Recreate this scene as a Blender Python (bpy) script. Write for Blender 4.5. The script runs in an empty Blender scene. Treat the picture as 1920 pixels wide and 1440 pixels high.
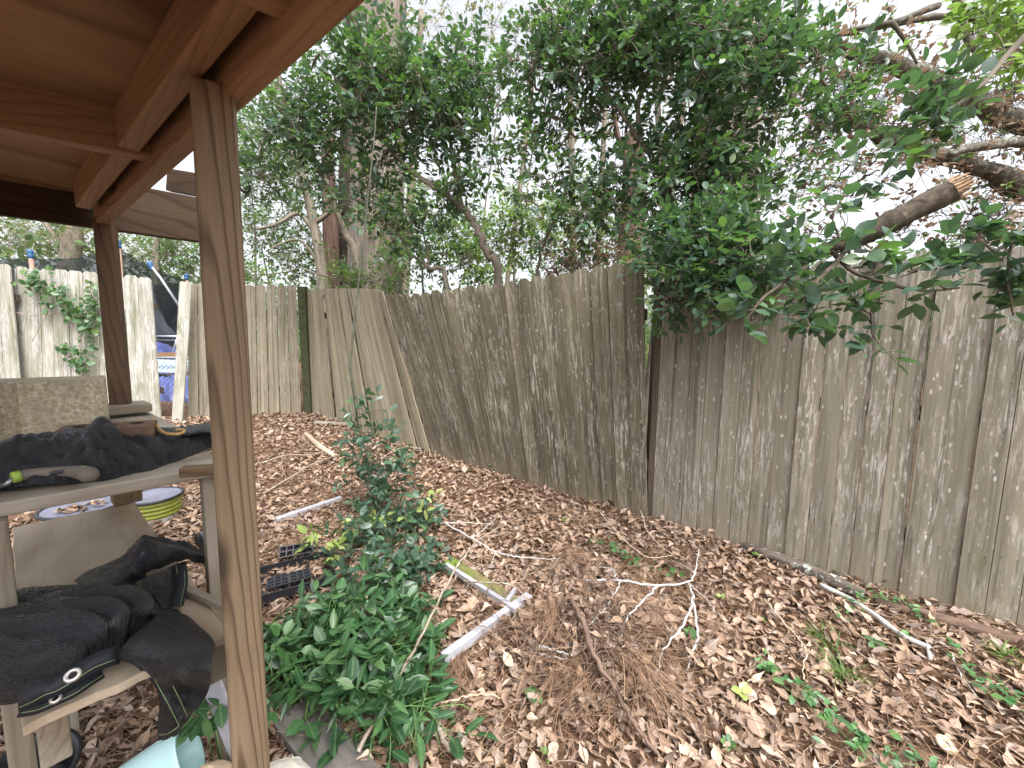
import bpy, math, random
import numpy as np
from mathutils import noise as mnoise, Vector

random.seed(7)
rng = np.random.default_rng(11)
S = bpy.context.scene
COL = S.collection
R_ = math.radians

# ------------------------------------------------------------------ camera
F, CAMZ, PITCH, ROLL = 740.0, 1.4, R_(6.2), R_(1.2)


def rot_x(a):
    c, s = math.cos(a), math.sin(a)
    return np.array([[1, 0, 0], [0, c, -s], [0, s, c]])


def rot_z(a):
    c, s = math.cos(a), math.sin(a)
    return np.array([[c, -s, 0], [s, c, 0], [0, 0, 1.0]])


CR = rot_x(math.pi / 2 - PITCH) @ rot_z(ROLL)
CC = np.array([0, 0, CAMZ])
cam_data = bpy.data.cameras.new('camera')
cam = bpy.data.objects.new('camera', cam_data)
COL.objects.link(cam)
S.camera = cam
cam_data.sensor_width = 36.0
cam_data.lens = 36.0 * F / 1920.0
cam_data.clip_start = 0.02
cam_data.clip_end = 600
from mathutils import Matrix
M4 = Matrix([list(CR[0]) + [CC[0]], list(CR[1]) + [CC[1]], list(CR[2]) + [CC[2]], [0, 0, 0, 1]])
cam.matrix_world = M4

# ------------------------------------------------------------------ sky, sun, exposure
SUN_EL, SUN_AZ = 58.0, 150.0      # degrees; the bright side of the overcast
w = bpy.data.worlds.new('World')
S.world = w
w.use_nodes = True
nt = w.node_tree
bg = nt.nodes['Background']
sky = nt.nodes.new('ShaderNodeTexSky')
sky.sky_type = 'NISHITA'
sky.sun_disc = False
sky.sun_elevation = R_(SUN_EL)
sky.sun_rotation = R_(SUN_AZ)
sky.air_density = 1.0
sky.dust_density = 6.0
hsv = nt.nodes.new('ShaderNodeHueSaturation')
hsv.inputs['Saturation'].default_value = 0.22
nt.links.new(sky.outputs[0], hsv.inputs['Color'])
nt.links.new(hsv.outputs[0], bg.inputs[0])
bg.inputs[1].default_value = 0.15

sd = bpy.data.lights.new('sun', 'SUN')
sd.energy = .85
sd.angle = R_(25)
sd.color = (1.0, 0.96, 0.9)
so = bpy.data.objects.new('sun', sd)
COL.objects.link(so)
sdir = Vector((math.sin(R_(SUN_AZ)) * math.cos(R_(SUN_EL)), math.cos(R_(SUN_AZ)) * math.cos(R_(SUN_EL)), math.sin(R_(SUN_EL))))
so.rotation_euler = sdir.to_track_quat('Z', 'Y').to_euler()
so.location = (0, 0, 12)

S.view_settings.view_transform = 'Standard'
S.view_settings.look = 'None'
S.view_settings.exposure = 1.6
S.view_settings.gamma = 1.0
S.render.engine = 'CYCLES'
S.cycles.use_denoising = True
S.cycles.max_bounces = 6
S.cycles.diffuse_bounces = 4
S.cycles.glossy_bounces = 2
S.cycles.transmission_bounces = 3
S.cycles.transparent_max_bounces = 8
S.cycles.sample_clamp_indirect = 4.0


# ------------------------------------------------------------------ measuring helpers: a photo pixel plus a distance gives a world point
def ray(px, py):
    return CR @ np.array([(px - 960) / F, -(py - 720) / F, -1.0])


def P(px, py, d):
    r = ray(px, py)
    return CC + r * (d / r[1])


def Zp(px, py, z):
    r = ray(px, py)
    return CC + r * ((z - CAMZ) / r[2])


# ------------------------------------------------------------------ terrain
GP = np.array([(-4.7, 5.2, .27), (-3.4, 5.7, .27), (-3.1, 5.9, .26), (-1.56, 4.65, .175), (-.9, 4.3, .14), (-.3, 3.85, .14),
               (.2, 3.45, .11), (.63, 3.1, .11), (1.05, 2.8, .11), (1.6, 2.5, .07), (2.05, 2.08, .06), (2.4, 1.83, .06), (3.4, 1.0, .05),
               (0, 1, 0), (-1, 1, 0), (1, 1, 0), (0, 2, .03), (-1, 2, .02), (1.2, 1.8, .03), (0, 0, 0), (-3, 0, 0), (3, 0, 0), (0, -3, 0),
               (-1.2, 3.2, .09), (-2.6, 3.2, .1), (-5, 3, .15), (-6.5, 5, .3), (-8, 8, .25), (-4, 8, .25), (0, 8, .2), (4, 6, .15),
               (7, 3, .1), (-12, 0, .1), (12, 0, 0), (0, 14, .2), (-10, 14, .2), (10, 14, .1)])
MOUND = [(0.42, 1.72, 0.36, 0.13), (0.75, 1.62, .22, 0.06), (0.35, 1.45, .25, .05)]


def height(x, y):
    x = np.asarray(x, float)
    y = np.asarray(y, float)
    d2 = (x[..., None] - GP[:, 0]) ** 2 + (y[..., None] - GP[:, 1]) ** 2 + 0.05
    wt = d2 ** -1.6
    z = (wt * GP[:, 2]).sum(-1) / wt.sum(-1)
    for mx, my, mr, mh in MOUND:
        z = z + mh * np.exp(-((x - mx) ** 2 + (y - my) ** 2) / (2 * (mr * .6) ** 2))
    z = z + 0.012 * np.sin(x * 4.1 + 1.3 * np.sin(y * 3.3)) * np.cos(y * 4.7 + np.sin(x * 2.9))
    return z


def G(px, py, dz=0.0):
    z = 0.0
    for _ in range(12):
        q = Zp(px, py, z)
        z = .5 * z + .5 * float(height(q[0], q[1]))
    q = Zp(px, py, z)
    q[2] = float(height(q[0], q[1])) + dz
    return q


# ------------------------------------------------------------------ object helpers
def tag(o, label=None, cat=None, group=None, kind=None):
    if label: o['label'] = label
    if cat: o['category'] = cat
    if group: o['group'] = group
    if kind: o['kind'] = kind
    return o


def thing(name, label, cat, loc=(0, 0, 0), group=None):
    o = bpy.data.objects.new(name, None)
    COL.objects.link(o)
    o.location = Vector([float(v) for v in loc])
    o.empty_display_size = .1
    return tag(o, label, cat, group)


def link_mesh(name, me, mat, parent=None):
    o = bpy.data.objects.new(name, me)
    COL.objects.link(o)
    if mat: me.materials.append(mat)
    if parent is not None:
        o.parent = parent
        o.matrix_parent_inverse = Matrix.Translation(-parent.location)
    return o


def raw_mesh(name, V, loops, starts, wp=None, smooth=False):
    me = bpy.data.meshes.new(name)
    me.vertices.add(len(V))
    me.vertices.foreach_set('co', np.ascontiguousarray(V, dtype=np.float32).ravel())
    me.loops.add(len(loops))
    me.loops.foreach_set('vertex_index', np.ascontiguousarray(loops, dtype=np.int32))
    me.polygons.add(len(starts))
    me.polygons.foreach_set('loop_start', np.ascontiguousarray(starts, dtype=np.int32))
    me.polygons.foreach_set('use_smooth', np.full(len(starts), smooth, dtype=bool))
    if wp is not None:
        a = me.attributes.new('wp', 'FLOAT_VECTOR', 'POINT')
        a.data.foreach_set('vector', np.ascontiguousarray(wp, dtype=np.float32).ravel())
    me.update(calc_edges=True)
    me.validate()
    return me


class MB:
    """collects shapes, builds ONE mesh object"""

    def __init__(self):
        self.V, self.W, self.F = [], [], []

    def add(self, V, Fs, W=None):
        n = len(self.V)
        self.V.extend([tuple(map(float, v)) for v in V])
        self.W.extend([tuple(map(float, v)) for v in (W if W is not None else V)])
        self.F.extend([tuple(i + n for i in f) for f in Fs])

    def frame_box(self, c, ax, ay, az, sx, sy, sz, along=2):
        """box with half axes; wood runs along the chosen axis"""
        off = [random.uniform(-9, 9) for _ in range(3)]
        V, W = [], []
        c = np.asarray(c, float)
        for i in (-1, 1):
            for j in (-1, 1):
                for k in (-1, 1):
                    V.append(c + np.asarray(ax) * (i * sx / 2) + np.asarray(ay) * (j * sy / 2) + np.asarray(az) * (k * sz / 2))
                    l = [i * sx / 2, j * sy / 2, k * sz / 2]
                    l = [l[(along + 1) % 3], l[(along + 2) % 3], l[along]]
                    W.append((l[0], l[1], l[2] + off[2]))
        Fs = [(0, 1, 3, 2), (4, 6, 7, 5), (0, 4, 5, 1), (2, 3, 7, 6), (0, 2, 6, 4), (1, 5, 7, 3)]
        self.add(V, Fs, W)

    def beam(self, p0, p1, wd, th, up=(0, 0, 1)):
        """a length of timber from p0 to p1: wd across, th along up"""
        p0, p1 = np.asarray(p0, float), np.asarray(p1, float)
        l = p1 - p0
        L = np.linalg.norm(l)
        az = l / L
        up = np.asarray(up, float)
        ay = up - az * up.dot(az)
        ay /= np.linalg.norm(ay)
        ax = np.cross(ay, az)
        self.frame_box((p0 + p1) / 2, ax, ay, az, wd, th, L)

    def tube(self, pts, radii, sides=6, cap=True):
        pts = [np.asarray(p, float) for p in pts]
        n = len(pts)
        if np.isscalar(radii): radii = [radii] * n
        V, W, Fs = [], [], []
        t0 = pts[1] - pts[0]
        t0 = t0 / (np.linalg.norm(t0) + 1e-9)
        a = np.array([0, 0, 1.0]) if abs(t0[2]) < .9 else np.array([1.0, 0, 0])
        u = np.cross(t0, a)
        u /= np.linalg.norm(u)
        L = random.uniform(0, 20)
        for i in range(n):
            t = pts[min(i + 1, n - 1)] - pts[max(i - 1, 0)]
            t = t / (np.linalg.norm(t) + 1e-9)
            u = u - t * u.dot(t)
            u /= (np.linalg.norm(u) + 1e-9)
            v = np.cross(t, u)
            if i: L += np.linalg.norm(pts[i] - pts[i - 1])
            for k in range(sides):
                an = 2 * math.pi * k / sides
                V.append(pts[i] + (u * math.cos(an) + v * math.sin(an)) * radii[i])
                W.append((math.cos(an) * radii[i], math.sin(an) * radii[i], L))
        for i in range(n - 1):
            for k in range(sides):
                k2 = (k + 1) % sides
                Fs.append((i * sides + k, i * sides + k2, (i + 1) * sides + k2, (i + 1) * sides + k))
        if cap:
            Fs.append(tuple(reversed(range(sides))))
            Fs.append(tuple((n - 1) * sides + k for k in range(sides)))
        self.add(V, Fs, W)

    def prism(self, plan, z0, z1, frame=None):
        """plan polygon (local x,y) extruded in local z, placed by frame (origin, ax, ay, az)"""
        o, ax, ay, az = frame if frame else (np.zeros(3), np.array([1., 0, 0]), np.array([0, 1., 0]), np.array([0, 0, 1.]))
        n = len(plan)
        L = [(x, y, z) for z in (z0, z1) for x, y in plan]
        V = [o + ax * a + ay * b + az * c for a, b, c in L]
        Fs = [tuple(reversed(range(n))), tuple(range(n, 2 * n))]
        Fs += [(i, (i + 1) % n, n + (i + 1) % n, n + i) for i in range(n)]
        self.add(V, Fs, L)

    def lathe(self, prof, c, axis=(0, 0, 1), sides=32):
        """profile [(r, h)] turned about axis at c"""
        az = np.asarray(axis, float)
        az /= np.linalg.norm(az)
        a = np.array([1., 0, 0]) if abs(az[0]) < .8 else np.array([0, 1., 0])
        ax = np.cross(a, az)
        ax /= np.linalg.norm(ax)
        ay = np.cross(az, ax)
        V, Fs = [], []
        for r, h in prof:
            for k in range(sides):
                an = 2 * math.pi * k / sides
                V.append(np.asarray(c) + az * h + (ax * math.cos(an) + ay * math.sin(an)) * r)
        for i in range(len(prof) - 1):
            for k in range(sides):
                k2 = (k + 1) % sides
                Fs.append((i * sides + k, i * sides + k2, (i + 1) * sides + k2, (i + 1) * sides + k))
        self.add(V, Fs)

    def build(self, name, mat, parent=None, smooth=False, bevel=0.0):
        loops, starts = [], []
        for f in self.F:
            starts.append(len(loops))
            loops.extend(f)
        me = raw_mesh(name, np.array(self.V), np.array(loops), np.array(starts), np.array(self.W), smooth)
        o = link_mesh(name, me, mat, parent)
        if bevel:
            b = o.modifiers.new('bevel', 'BEVEL')
            b.width = bevel
            b.segments = 2
            b.limit_method = 'ANGLE'
        return o


def wiggle(p0, p1, n, amp, sag=0.0, seed=None):
    """a bent natural path from p0 to p1"""
    r = random.Random(seed)
    p0, p1 = np.asarray(p0, float), np.asarray(p1, float)
    L = np.linalg.norm(p1 - p0)
    out = []
    d = np.zeros(3)
    for i in range(n + 1):
        t = i / n
        d = d * .55 + np.array([r.gauss(0, 1), r.gauss(0, 1), r.gauss(0, 1)]) * amp * L
        e = math.sin(math.pi * t) ** .7 if 0 < t < 1 else 0
        q = p0 + (p1 - p0) * t + d * e
        q[2] -= sag * L * math.sin(math.pi * t)
        out.append(q)
    return out


def poly_resample(pts, n):
    pts = np.array(pts, float)
    # catmull-rom through pts
    out = []
    m = len(pts)
    for t in np.linspace(0, m - 1, n):
        i = min(int(t), m - 2)
        f = t - i
        p0 = pts[max(i - 1, 0)]; p1 = pts[i]; p2 = pts[i + 1]; p3 = pts[min(i + 2, m - 1)]
        out.append(.5 * ((2 * p1) + (-p0 + p2) * f + (2 * p0 - 5 * p1 + 4 * p2 - p3) * f * f + (-p0 + 3 * p1 - 3 * p2 + p3) * f ** 3))
    return out


# ------------------------------------------------------------------ materials
class NT:
    def __init__(self, name):
        self.m = bpy.data.materials.new(name)
        self.m.use_nodes = True
        self.t = self.m.node_tree
        self.b = self.t.nodes['Principled BSDF']
        self.out = self.t.nodes['Material Output']

    def n(self, typ, **kw):
        x = self.t.nodes.new('ShaderNode' + typ)
        for k, v in kw.items(): setattr(x, k, v)
        return x

    def l(self, a, b):
        self.t.links.new(a, b)

    def wp(self):
        a = self.n('Attribute')
        a.attribute_name = 'wp'
        return a.outputs['Vector']

    def mapv(self, v, scale=(1, 1, 1), loc=(0, 0, 0)):
        m = self.n('Mapping')
        m.inputs['Scale'].default_value = scale
        m.inputs['Location'].default_value = loc
        self.l(v, m.inputs['Vector'])
        return m.outputs[0]

    def noise(self, v, scale=1.0, detail=4.0, rough=.55, dist=0.0):
        x = self.n('TexNoise')
        x.inputs['Scale'].default_value = scale
        x.inputs['Detail'].default_value = detail
        x.inputs['Roughness'].default_value = rough
        x.inputs['Distortion'].default_value = dist
        if v is not None: self.l(v, x.inputs['Vector'])
        return x.outputs['Fac']

    def ramp(self, f, stops, interp='LINEAR'):
        r = self.n('ValToRGB')
        r.color_ramp.interpolation = interp
        e = r.color_ramp.elements
        while len(e) < len(stops): e.new(.5)
        for i, (p, c) in enumerate(stops):
            e[i].position = p
            e[i].color = (c[0], c[1], c[2], 1) if hasattr(c, '__len__') else (c, c, c, 1)
        self.l(f, r.inputs[0])
        return r.outputs['Color']

    def mix(self, f, a, b, mode='MIX'):
        x = self.n('Mix', data_type='RGBA', blend_type=mode)
        for s, v in ((0, f), (6, a), (7, b)):
            if hasattr(v, 'is_linked'):
                self.l(v, x.inputs[s])
            else:
                x.inputs[s].default_value = v if s == 0 else (v[0], v[1], v[2], 1)
        return x.outputs[2]

    def math(self, op, a, b=0.0, c=None):
        x = self.n('Math', operation=op)
        for i, v in enumerate((a, b) if c is None else (a, b, c)):
            if hasattr(v, 'is_linked'): self.l(v, x.inputs[i])
            else: x.inputs[i].default_value = v
        return x.outputs[0]

    def island(self):
        return self.n('NewGeometry').outputs['Random Per Island']

    def objrand(self):
        return self.n('ObjectInfo').outputs['Random']

    def bump(self, h, strength=.3, dist=.002):
        x = self.n('Bump')
        x.inputs['Strength'].default_value = strength
        x.inputs['Distance'].default_value = dist
        self.l(h, x.inputs['Height'])
        self.l(x.outputs[0], self.b.inputs['Normal'])

    def col(self, c, rough=.6, spec=.5):
        if hasattr(c, 'is_linked'): self.l(c, self.b.inputs['Base Color'])
        else: self.b.inputs['Base Color'].default_value = (c[0], c[1], c[2], 1)
        if hasattr(rough, 'is_linked'): self.l(rough, self.b.inputs['Roughness'])
        else: self.b.inputs['Roughness'].default_value = rough
        self.b.inputs['Specular IOR Level'].default_value = spec
        return self.m


def vec(t, s):
    return s


def wood_mat(name, early, late, freq=60.0, tilt=(.06, .03), ring_off=.05, warp=.05, knots=False, spec=.25, var=.25, grey=None):
    N = NT(name)
    wp = N.wp()
    sep = N.n('SeparateXYZ')
    lo = N.mapv(wp, (9, 9, 1.6))
    n1 = N.noise(lo, 1.0, 2.0)
    N.l(wp, sep.inputs[0])
    x = N.math('MULTIPLY_ADD', sep.outputs[2], tilt[0], sep.outputs[0])
    y = N.math('MULTIPLY_ADD', sep.outputs[2], tilt[1], sep.outputs[1])
    y = N.math('ADD', y, ring_off)
    r = N.math('SQRT', N.math('ADD', N.math('MULTIPLY', x, x), N.math('MULTIPLY', y, y)))
    r = N.math('MULTIPLY_ADD', n1, warp, r)
    ph = N.math('FRACT', N.math('MULTIPLY', r, freq))
    ring = N.ramp(ph, [(0.0, 0.0), (.6, .12), (.86, 1.0), (1.0, 0.0)])
    fib = N.noise(N.mapv(wp, (260, 260, 5)), 1.0, 3.0, .6)
    blot = N.noise(N.mapv(wp, (7, 7, 1.5)), 1.0, 4.0)
    c = N.mix(ring, early, late)
    c = N.mix(N.math('MULTIPLY', fib, .55), c, [v * .45 for v in late])
    if grey: c = N.mix(N.ramp(blot, [(.35, 0), (.65, .8)]), c, grey)
    bl = N.ramp(blot, [(.25, 1 - var), (.75, 1 + var * .4)])
    c = N.mix(1.0, c, bl, 'MULTIPLY')
    ir = N.ramp(N.island(), [(0, .85), (1, 1.1)])
    c = N.mix(1.0, c, ir, 'MULTIPLY')
    if knots:
        vo = N.n('TexVoronoi')
        vo.inputs['Scale'].default_value = 1.0
        N.l(N.mapv(wp, (7, 7, 1.9)), vo.inputs['Vector'])
        c = N.mix(N.ramp(vo.outputs['Distance'], [(.06, .9), (.16, 0)]), c, [v * .3 for v in late])
    N.bump(N.math('ADD', N.math('MULTIPLY', ring, .6), fib), .35, .0015)
    return N.col(c, .62, spec)


def fence_mat(name, base, light, white, amt, moss=.25, speck=.5, tan=.6):
    """weathered picket: wp = (across, thickness, height up the board)"""
    N = NT(name)
    wp = N.wp()
    isl = N.island()
    off = N.n('CombineXYZ')
    N.l(N.math('MULTIPLY', isl, 37.0), off.inputs[0])
    N.l(N.math('MULTIPLY', isl, 91.0), off.inputs[2])
    av = N.n('VectorMath', operation='ADD')
    N.l(wp, av.inputs[0]); N.l(off.outputs[0], av.inputs[1])
    v = av.outputs[0]
    sep = N.n('SeparateXYZ')
    N.l(wp, sep.inputs[0])
    z = sep.outputs[2]
    grain = N.noise(N.mapv(v, (75, 75, 2.2)), 1.0, 5.0, .65, .6)
    streak = N.noise(N.mapv(v, (26, 26, .8)), 1.0, 4.0, .6)
    big = N.noise(N.mapv(v, (5, 5, 1.1)), 1.0, 3.0)
    c = N.mix(N.ramp(grain, [(.3, 0), (.7, 1)]), [k * .72 for k in base], base)
    c = N.mix(N.ramp(streak, [(.45, 0), (.7, .75)]), c, light)
    # wet dark streaks that run down from the top
    dk = N.noise(N.mapv(v, (34, 34, .55), (3, 1, 0)), 1.0, 3.0, .5)
    c = N.mix(N.ramp(dk, [(.54, 0), (.66, .75)]), c, [k * .42 for k in base])
    # pale lichen / bare bleached wood patches
    pn = N.noise(N.mapv(v, (62, 62, 6.5)), 1.0, 7.0, .75, .3)
    pm = N.math('MULTIPLY', N.ramp(pn, [(.50, 0), (.60, 1)]), N.ramp(big, [(.42, 0), (.62, 1)]))
    c = N.mix(N.math('MULTIPLY', pm, amt), c, white)
    vo = N.n('TexVoronoi')
    vo.inputs['Scale'].default_value = 1.0
    vo.inputs['Randomness'].default_value = 1.0
    N.l(N.mapv(v, (60, 60, 22)), vo.inputs['Vector'])
    vr = N.n('SeparateColor')
    N.l(vo.outputs['Color'], vr.inputs[0])
    spz = N.ramp(vr.outputs[1], [(0, .03), (1, .30)])
    spd = N.math('SUBTRACT', spz, N.math('ADD', vo.outputs['Distance'], N.math('MULTIPLY_ADD', pn, .5, -.27)))
    msk = N.ramp(N.noise(N.mapv(v, (7, 7, 2.2), (2, 5, 3)), 1.0, 3.0), [(.40, 0), (.6, 1)])
    sp = N.math('MULTIPLY', N.math('MULTIPLY', N.ramp(spd, [(0, 0), (.05, 1)]), N.ramp(vr.outputs[0], [(.3, 0), (.35, 1)])), msk)
    c = N.mix(N.math('MULTIPLY', sp, speck), c, [min(1, k * 1.08) for k in white])
    # nail heads and the rust under them
    nx_ = N.math('SUBTRACT', N.math('ABSOLUTE', sep.outputs[0]), .026)
    for zi in (.36, 1.42):
        nz_ = N.math('SUBTRACT', z, N.math('MULTIPLY_ADD', isl, .03, zi))
        dd_ = N.math('SQRT', N.math('ADD', N.math('MULTIPLY', nx_, nx_), N.math('MULTIPLY', nz_, nz_)))
        c = N.mix(N.ramp(dd_, [(.0025, .9), (.0045, 0)]), c, (.05, .045, .04))
        run = N.math('MULTIPLY', N.ramp(N.math('ABSOLUTE', nx_), [(.002, .5), (.006, 0)]), N.ramp(N.math('MULTIPLY', nz_, -1.0), [(0, 0), (.004, 1), (.12, 0)]))
        c = N.mix(run, c, [k * .4 for k in base])
    # green algae
    gn = N.noise(N.mapv(v, (9, 9, 2.0), (7, 3, 2)), 1.0, 4.0)
    c = N.mix(N.math('MULTIPLY', N.ramp(gn, [(.48, 0), (.7, 1)]), moss), c, (.13, .15, .06))
    # earth splashed on the foot of the boards
    edge = N.math('MULTIPLY_ADD', N.noise(N.mapv(v, (14, 14, 3)), 1.0, 3.0), .5, N.math('MULTIPLY', z, -1.0))
    c = N.mix(N.math('MULTIPLY', N.ramp(edge, [(.0, 0), (.42, 1)]), tan), c, (.30, .23, .155))
    c = N.mix(1.0, c, N.ramp(isl, [(0, .88), (.5, 1.0), (1, 1.08)]), 'MULTIPLY')
    N.bump(N.math('ADD', grain, N.math('MULTIPLY', pm, .5)), .5, .002)
    return N.col(c, .85, .2)


def leaf_mat(name, cols, rough=.35, spec=.5, transl=.22, tcol=(.25, .42, .06), rib=None):
    """cols: ramp stops by leaf"""
    N = NT(name)
    c = N.ramp(N.island(), cols)
    wp = N.wp()
    sep = N.n('SeparateXYZ')
    N.l(wp, sep.inputs[0])
    ax = N.math('ABSOLUTE', sep.outputs[0])
    if rib:
        c = N.mix(N.ramp(ax, [(.0, .7), (.05, 0)]), c, rib)
    mo = N.noise(N.mapv(N.n('NewGeometry').outputs['Position'], (30, 30, 30)), 1.0, 3.0)
    c = N.mix(1.0, c, N.ramp(mo, [(.3, .75), (.7, 1.15)]), 'MULTIPLY')
    N.col(c, rough, spec)
    if transl > 0:
        t = N.n('BsdfTranslucent')
        t.inputs[0].default_value = (*tcol, 1)
        m = N.n('MixShader')
        m.inputs[0].default_value = transl
        N.l(N.b.outputs[0], m.inputs[1])
        N.l(t.outputs[0], m.inputs[2])
        N.l(m.outputs[0], N.out.inputs[0])
    return N.m


def bark_mat(name, a, b, lich=None, sc=(14, 14, 3), lthr=.55, bumpd=.012):
    N = NT(name)
    wp = N.wp()
    n = N.noise(N.mapv(wp, sc), 1.0, 6.0, .65, .5)
    c = N.ramp(n, [(.32, a), (.62, b)])
    if lich:
        l = N.noise(N.mapv(N.n('NewGeometry').outputs['Position'], (22, 22, 22)), 1.0, 5.0, .7)
        c = N.mix(N.ramp(l, [(lthr, 0), (lthr + .08, .85)]), c, lich)
    N.bump(n, .8, bumpd)
    return N.col(c, .9, .15)


def simple(name, c, rough=.5, spec=.5, var=.15, sc=25, bump=0.0, metal=0.0):
    N = NT(name)
    p = N.n('NewGeometry').outputs['Position']
    n = N.noise(N.mapv(p, (sc, sc, sc)), 1.0, 5.0, .65)
    cc = N.ramp(n, [(.3, [k * (1 - var) for k in c]), (.7, [min(1, k * (1 + var)) for k in c])])
    if bump: N.bump(n, .5, bump)
    N.b.inputs['Metallic'].default_value = metal
    return N.col(cc, rough, spec)


M = {}
M['post'] = wood_mat('post wood', (.36, .265, .17), (.14, .092, .056), 125, (.022, .006), .02, .02, True, .25, .35)
M['brownpost'] = wood_mat('old brown post', (.16, .10, .06), (.09, .055, .035), 70)
M['deck'] = wood_mat('deck timber', (.40, .245, .14), (.29, .17, .09), 70, (.05, .03), .06, .05, True)
M['ply'] = wood_mat('plywood', (.42, .265, .15), (.24, .14, .075), 20, (.16, .06), .02, .09, False, .2, .6)
M['oldply'] = wood_mat('weathered plywood', (.62, .475, .34), (.44, .32, .215), 22, (.09, .05), .02, .05, False, .15, .5, (.60, .53, .42))
M['plank'] = wood_mat('weathered plank', (.33, .27, .2), (.22, .17, .12), 60, (.03, .02), .05, .05, False, .15, .35, (.36, .33, .28))
M['greyplank'] = wood_mat('grey plank', (.20, .18, .165), (.13, .115, .105), 50, (.03, .02), .05, .05, False, .15, .4, (.24, .22, .21))
M['stick'] = bark_mat('stick bark', (.22, .17, .13), (.36, .30, .24), (.55, .56, .50), (60, 60, 12), .58, .003)
M['palestick'] = bark_mat('pale twig', (.38, .30, .21), (.55, .45, .33), None, (60, 60, 12), .6, .002)
M['vinestem'] = bark_mat('green grey stem', (.045, .05, .034), (.12, .125, .095), None, (60, 60, 12), .6, .002)
M['darkstick'] = bark_mat('dark twig', (.09, .06, .045), (.19, .13, .10), None, (60, 60, 12), .6, .003)
M['lichenstick'] = bark_mat('lichen twig', (.30, .28, .27), (.48, .47, .46), (.62, .68, .62), (60, 60, 12), .52, .003)
M['log'] = bark_mat('rotting log', (.05, .04, .035), (.15, .12, .10), (.48, .53, .48), (30, 30, 8), .54, .008)
M['fence_r'] = fence_mat('grey picket', (.225, .202, .157), (.31, .28, .225), (.52, .49, .455), .85, .22, .8)
M['fence_m'] = fence_mat('lean-shaded brown picket', (.135, .116, .082), (.205, .18, .13), (.48, .45, .39), .8, .2, .65)  # weathered boards, base darkened to paint in the shade of the forward lean
M['fence_b'] = fence_mat('sky-lightened tan picket', (.30, .262, .185), (.39, .345, .26), (.53, .50, .43), .4, .2, .2)  # weathered boards, base lightened to paint in sky light on the backward lean
M['fence_k'] = fence_mat('far picket', (.25, .22, .165), (.34, .30, .235), (.50, .47, .42), .5, .3, .25)
M['fence_l'] = fence_mat('hazy lichened picket', (.40, .385, .33), (.55, .535, .49), (.72, .71, .70), 1.0, .7, .4, .3)  # lichened boards, base and white raised to paint in pale haze
M['mosspost'] = simple('mossy post', (.05, .055, .03), .9, .2, .4, 30, .004)
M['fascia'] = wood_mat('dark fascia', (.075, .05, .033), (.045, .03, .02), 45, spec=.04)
M['stub'] = wood_mat('olive brown timber', (.22, .15, .085), (.13, .085, .05), 60)
M['rail'] = wood_mat('fence rail', (.11, .085, .06), (.07, .05, .035), 50)

# ------------------------------------------------------------------ the ground
def grid_ground(name, xs, ys, mat):
    X, Y = np.meshgrid(xs, ys)
    Zz = height(X, Y)
    far = np.clip((np.hypot(X, Y) - 14) / 20, 0, 1)
    Zz = Zz * (1 - far) + .15 * far
    V = np.stack([X, Y, Zz], -1).reshape(-1, 3)
    nx, ny = len(xs), len(ys)
    i = np.arange(nx - 1)[None, :] + nx * np.arange(ny - 1)[:, None]
    q = np.stack([i, i + 1, i + nx + 1, i + nx], -1).reshape(-1, 4)
    me = raw_mesh(name, V, q.ravel(), np.arange(len(q)) * 4, V, True)
    return link_mesh(name, me, mat)


N = NT('soil')
pp = N.n('NewGeometry').outputs['Position']
g1 = N.noise(N.mapv(pp, (30, 30, 30)), 1.0, 8.0, .7)
g2 = N.noise(N.mapv(pp, (2.2, 2.2, 2.2)), 1.0, 4.0)
cc = N.ramp(g1, [(.3, (.06, .035, .022)), (.5, (.14, .085, .055)), (.7, (.25, .16, .105))])
cc = N.mix(1.0, cc, N.ramp(g2, [(.3, .7), (.7, 1.1)]), 'MULTIPLY')
N.bump(g1, 1.0, .02)
M['soil'] = N.col(cc, .95, .1)


def axis(fine0, fine1, step, far):
    a = list(np.arange(fine0, fine1 + 1e-6, step))
    s, x = step, fine0
    while x > -far:
        s *= 1.35; x -= s; a.insert(0, x)
    s, x = step, fine1
    while x < far:
        s *= 1.35; x += s; a.append(x)
    return np.array(a)


tag(grid_ground('ground', axis(-5, 4, .06, 220), axis(-.5, 7, .06, 260), M['soil']), kind='structure')


# ------------------------------------------------------------------ leaf scattering (each call = one mesh)
def leaf_tpl(prof, fold=.15, droop=.12, twist=0.0, curl=0.0):
    """prof: half widths at even stations base..tip, length 1. Three columns, quads only"""
    n = len(prof)
    V, W = [], []
    for i, hw in enumerate(prof):
        t = i / (n - 1)
        for s in (-1, 0, 1):
            x = s * hw
            zz = fold * abs(x) - droop * t * t + curl * x * x * 4 + twist * x * (t - .5)
            V.append((x, t, zz)); W.append((x, t, 0))
    Q = []
    for i in range(n - 1):
        for k in (0, 1):
            a = i * 3 + k
            Q.append((a, a + 1, a + 4, a + 3))
    return np.array(V), np.array(Q), np.array(W)


def norm(v):
    return v / (np.linalg.norm(v, axis=-1, keepdims=True) + 1e-9)


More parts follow.
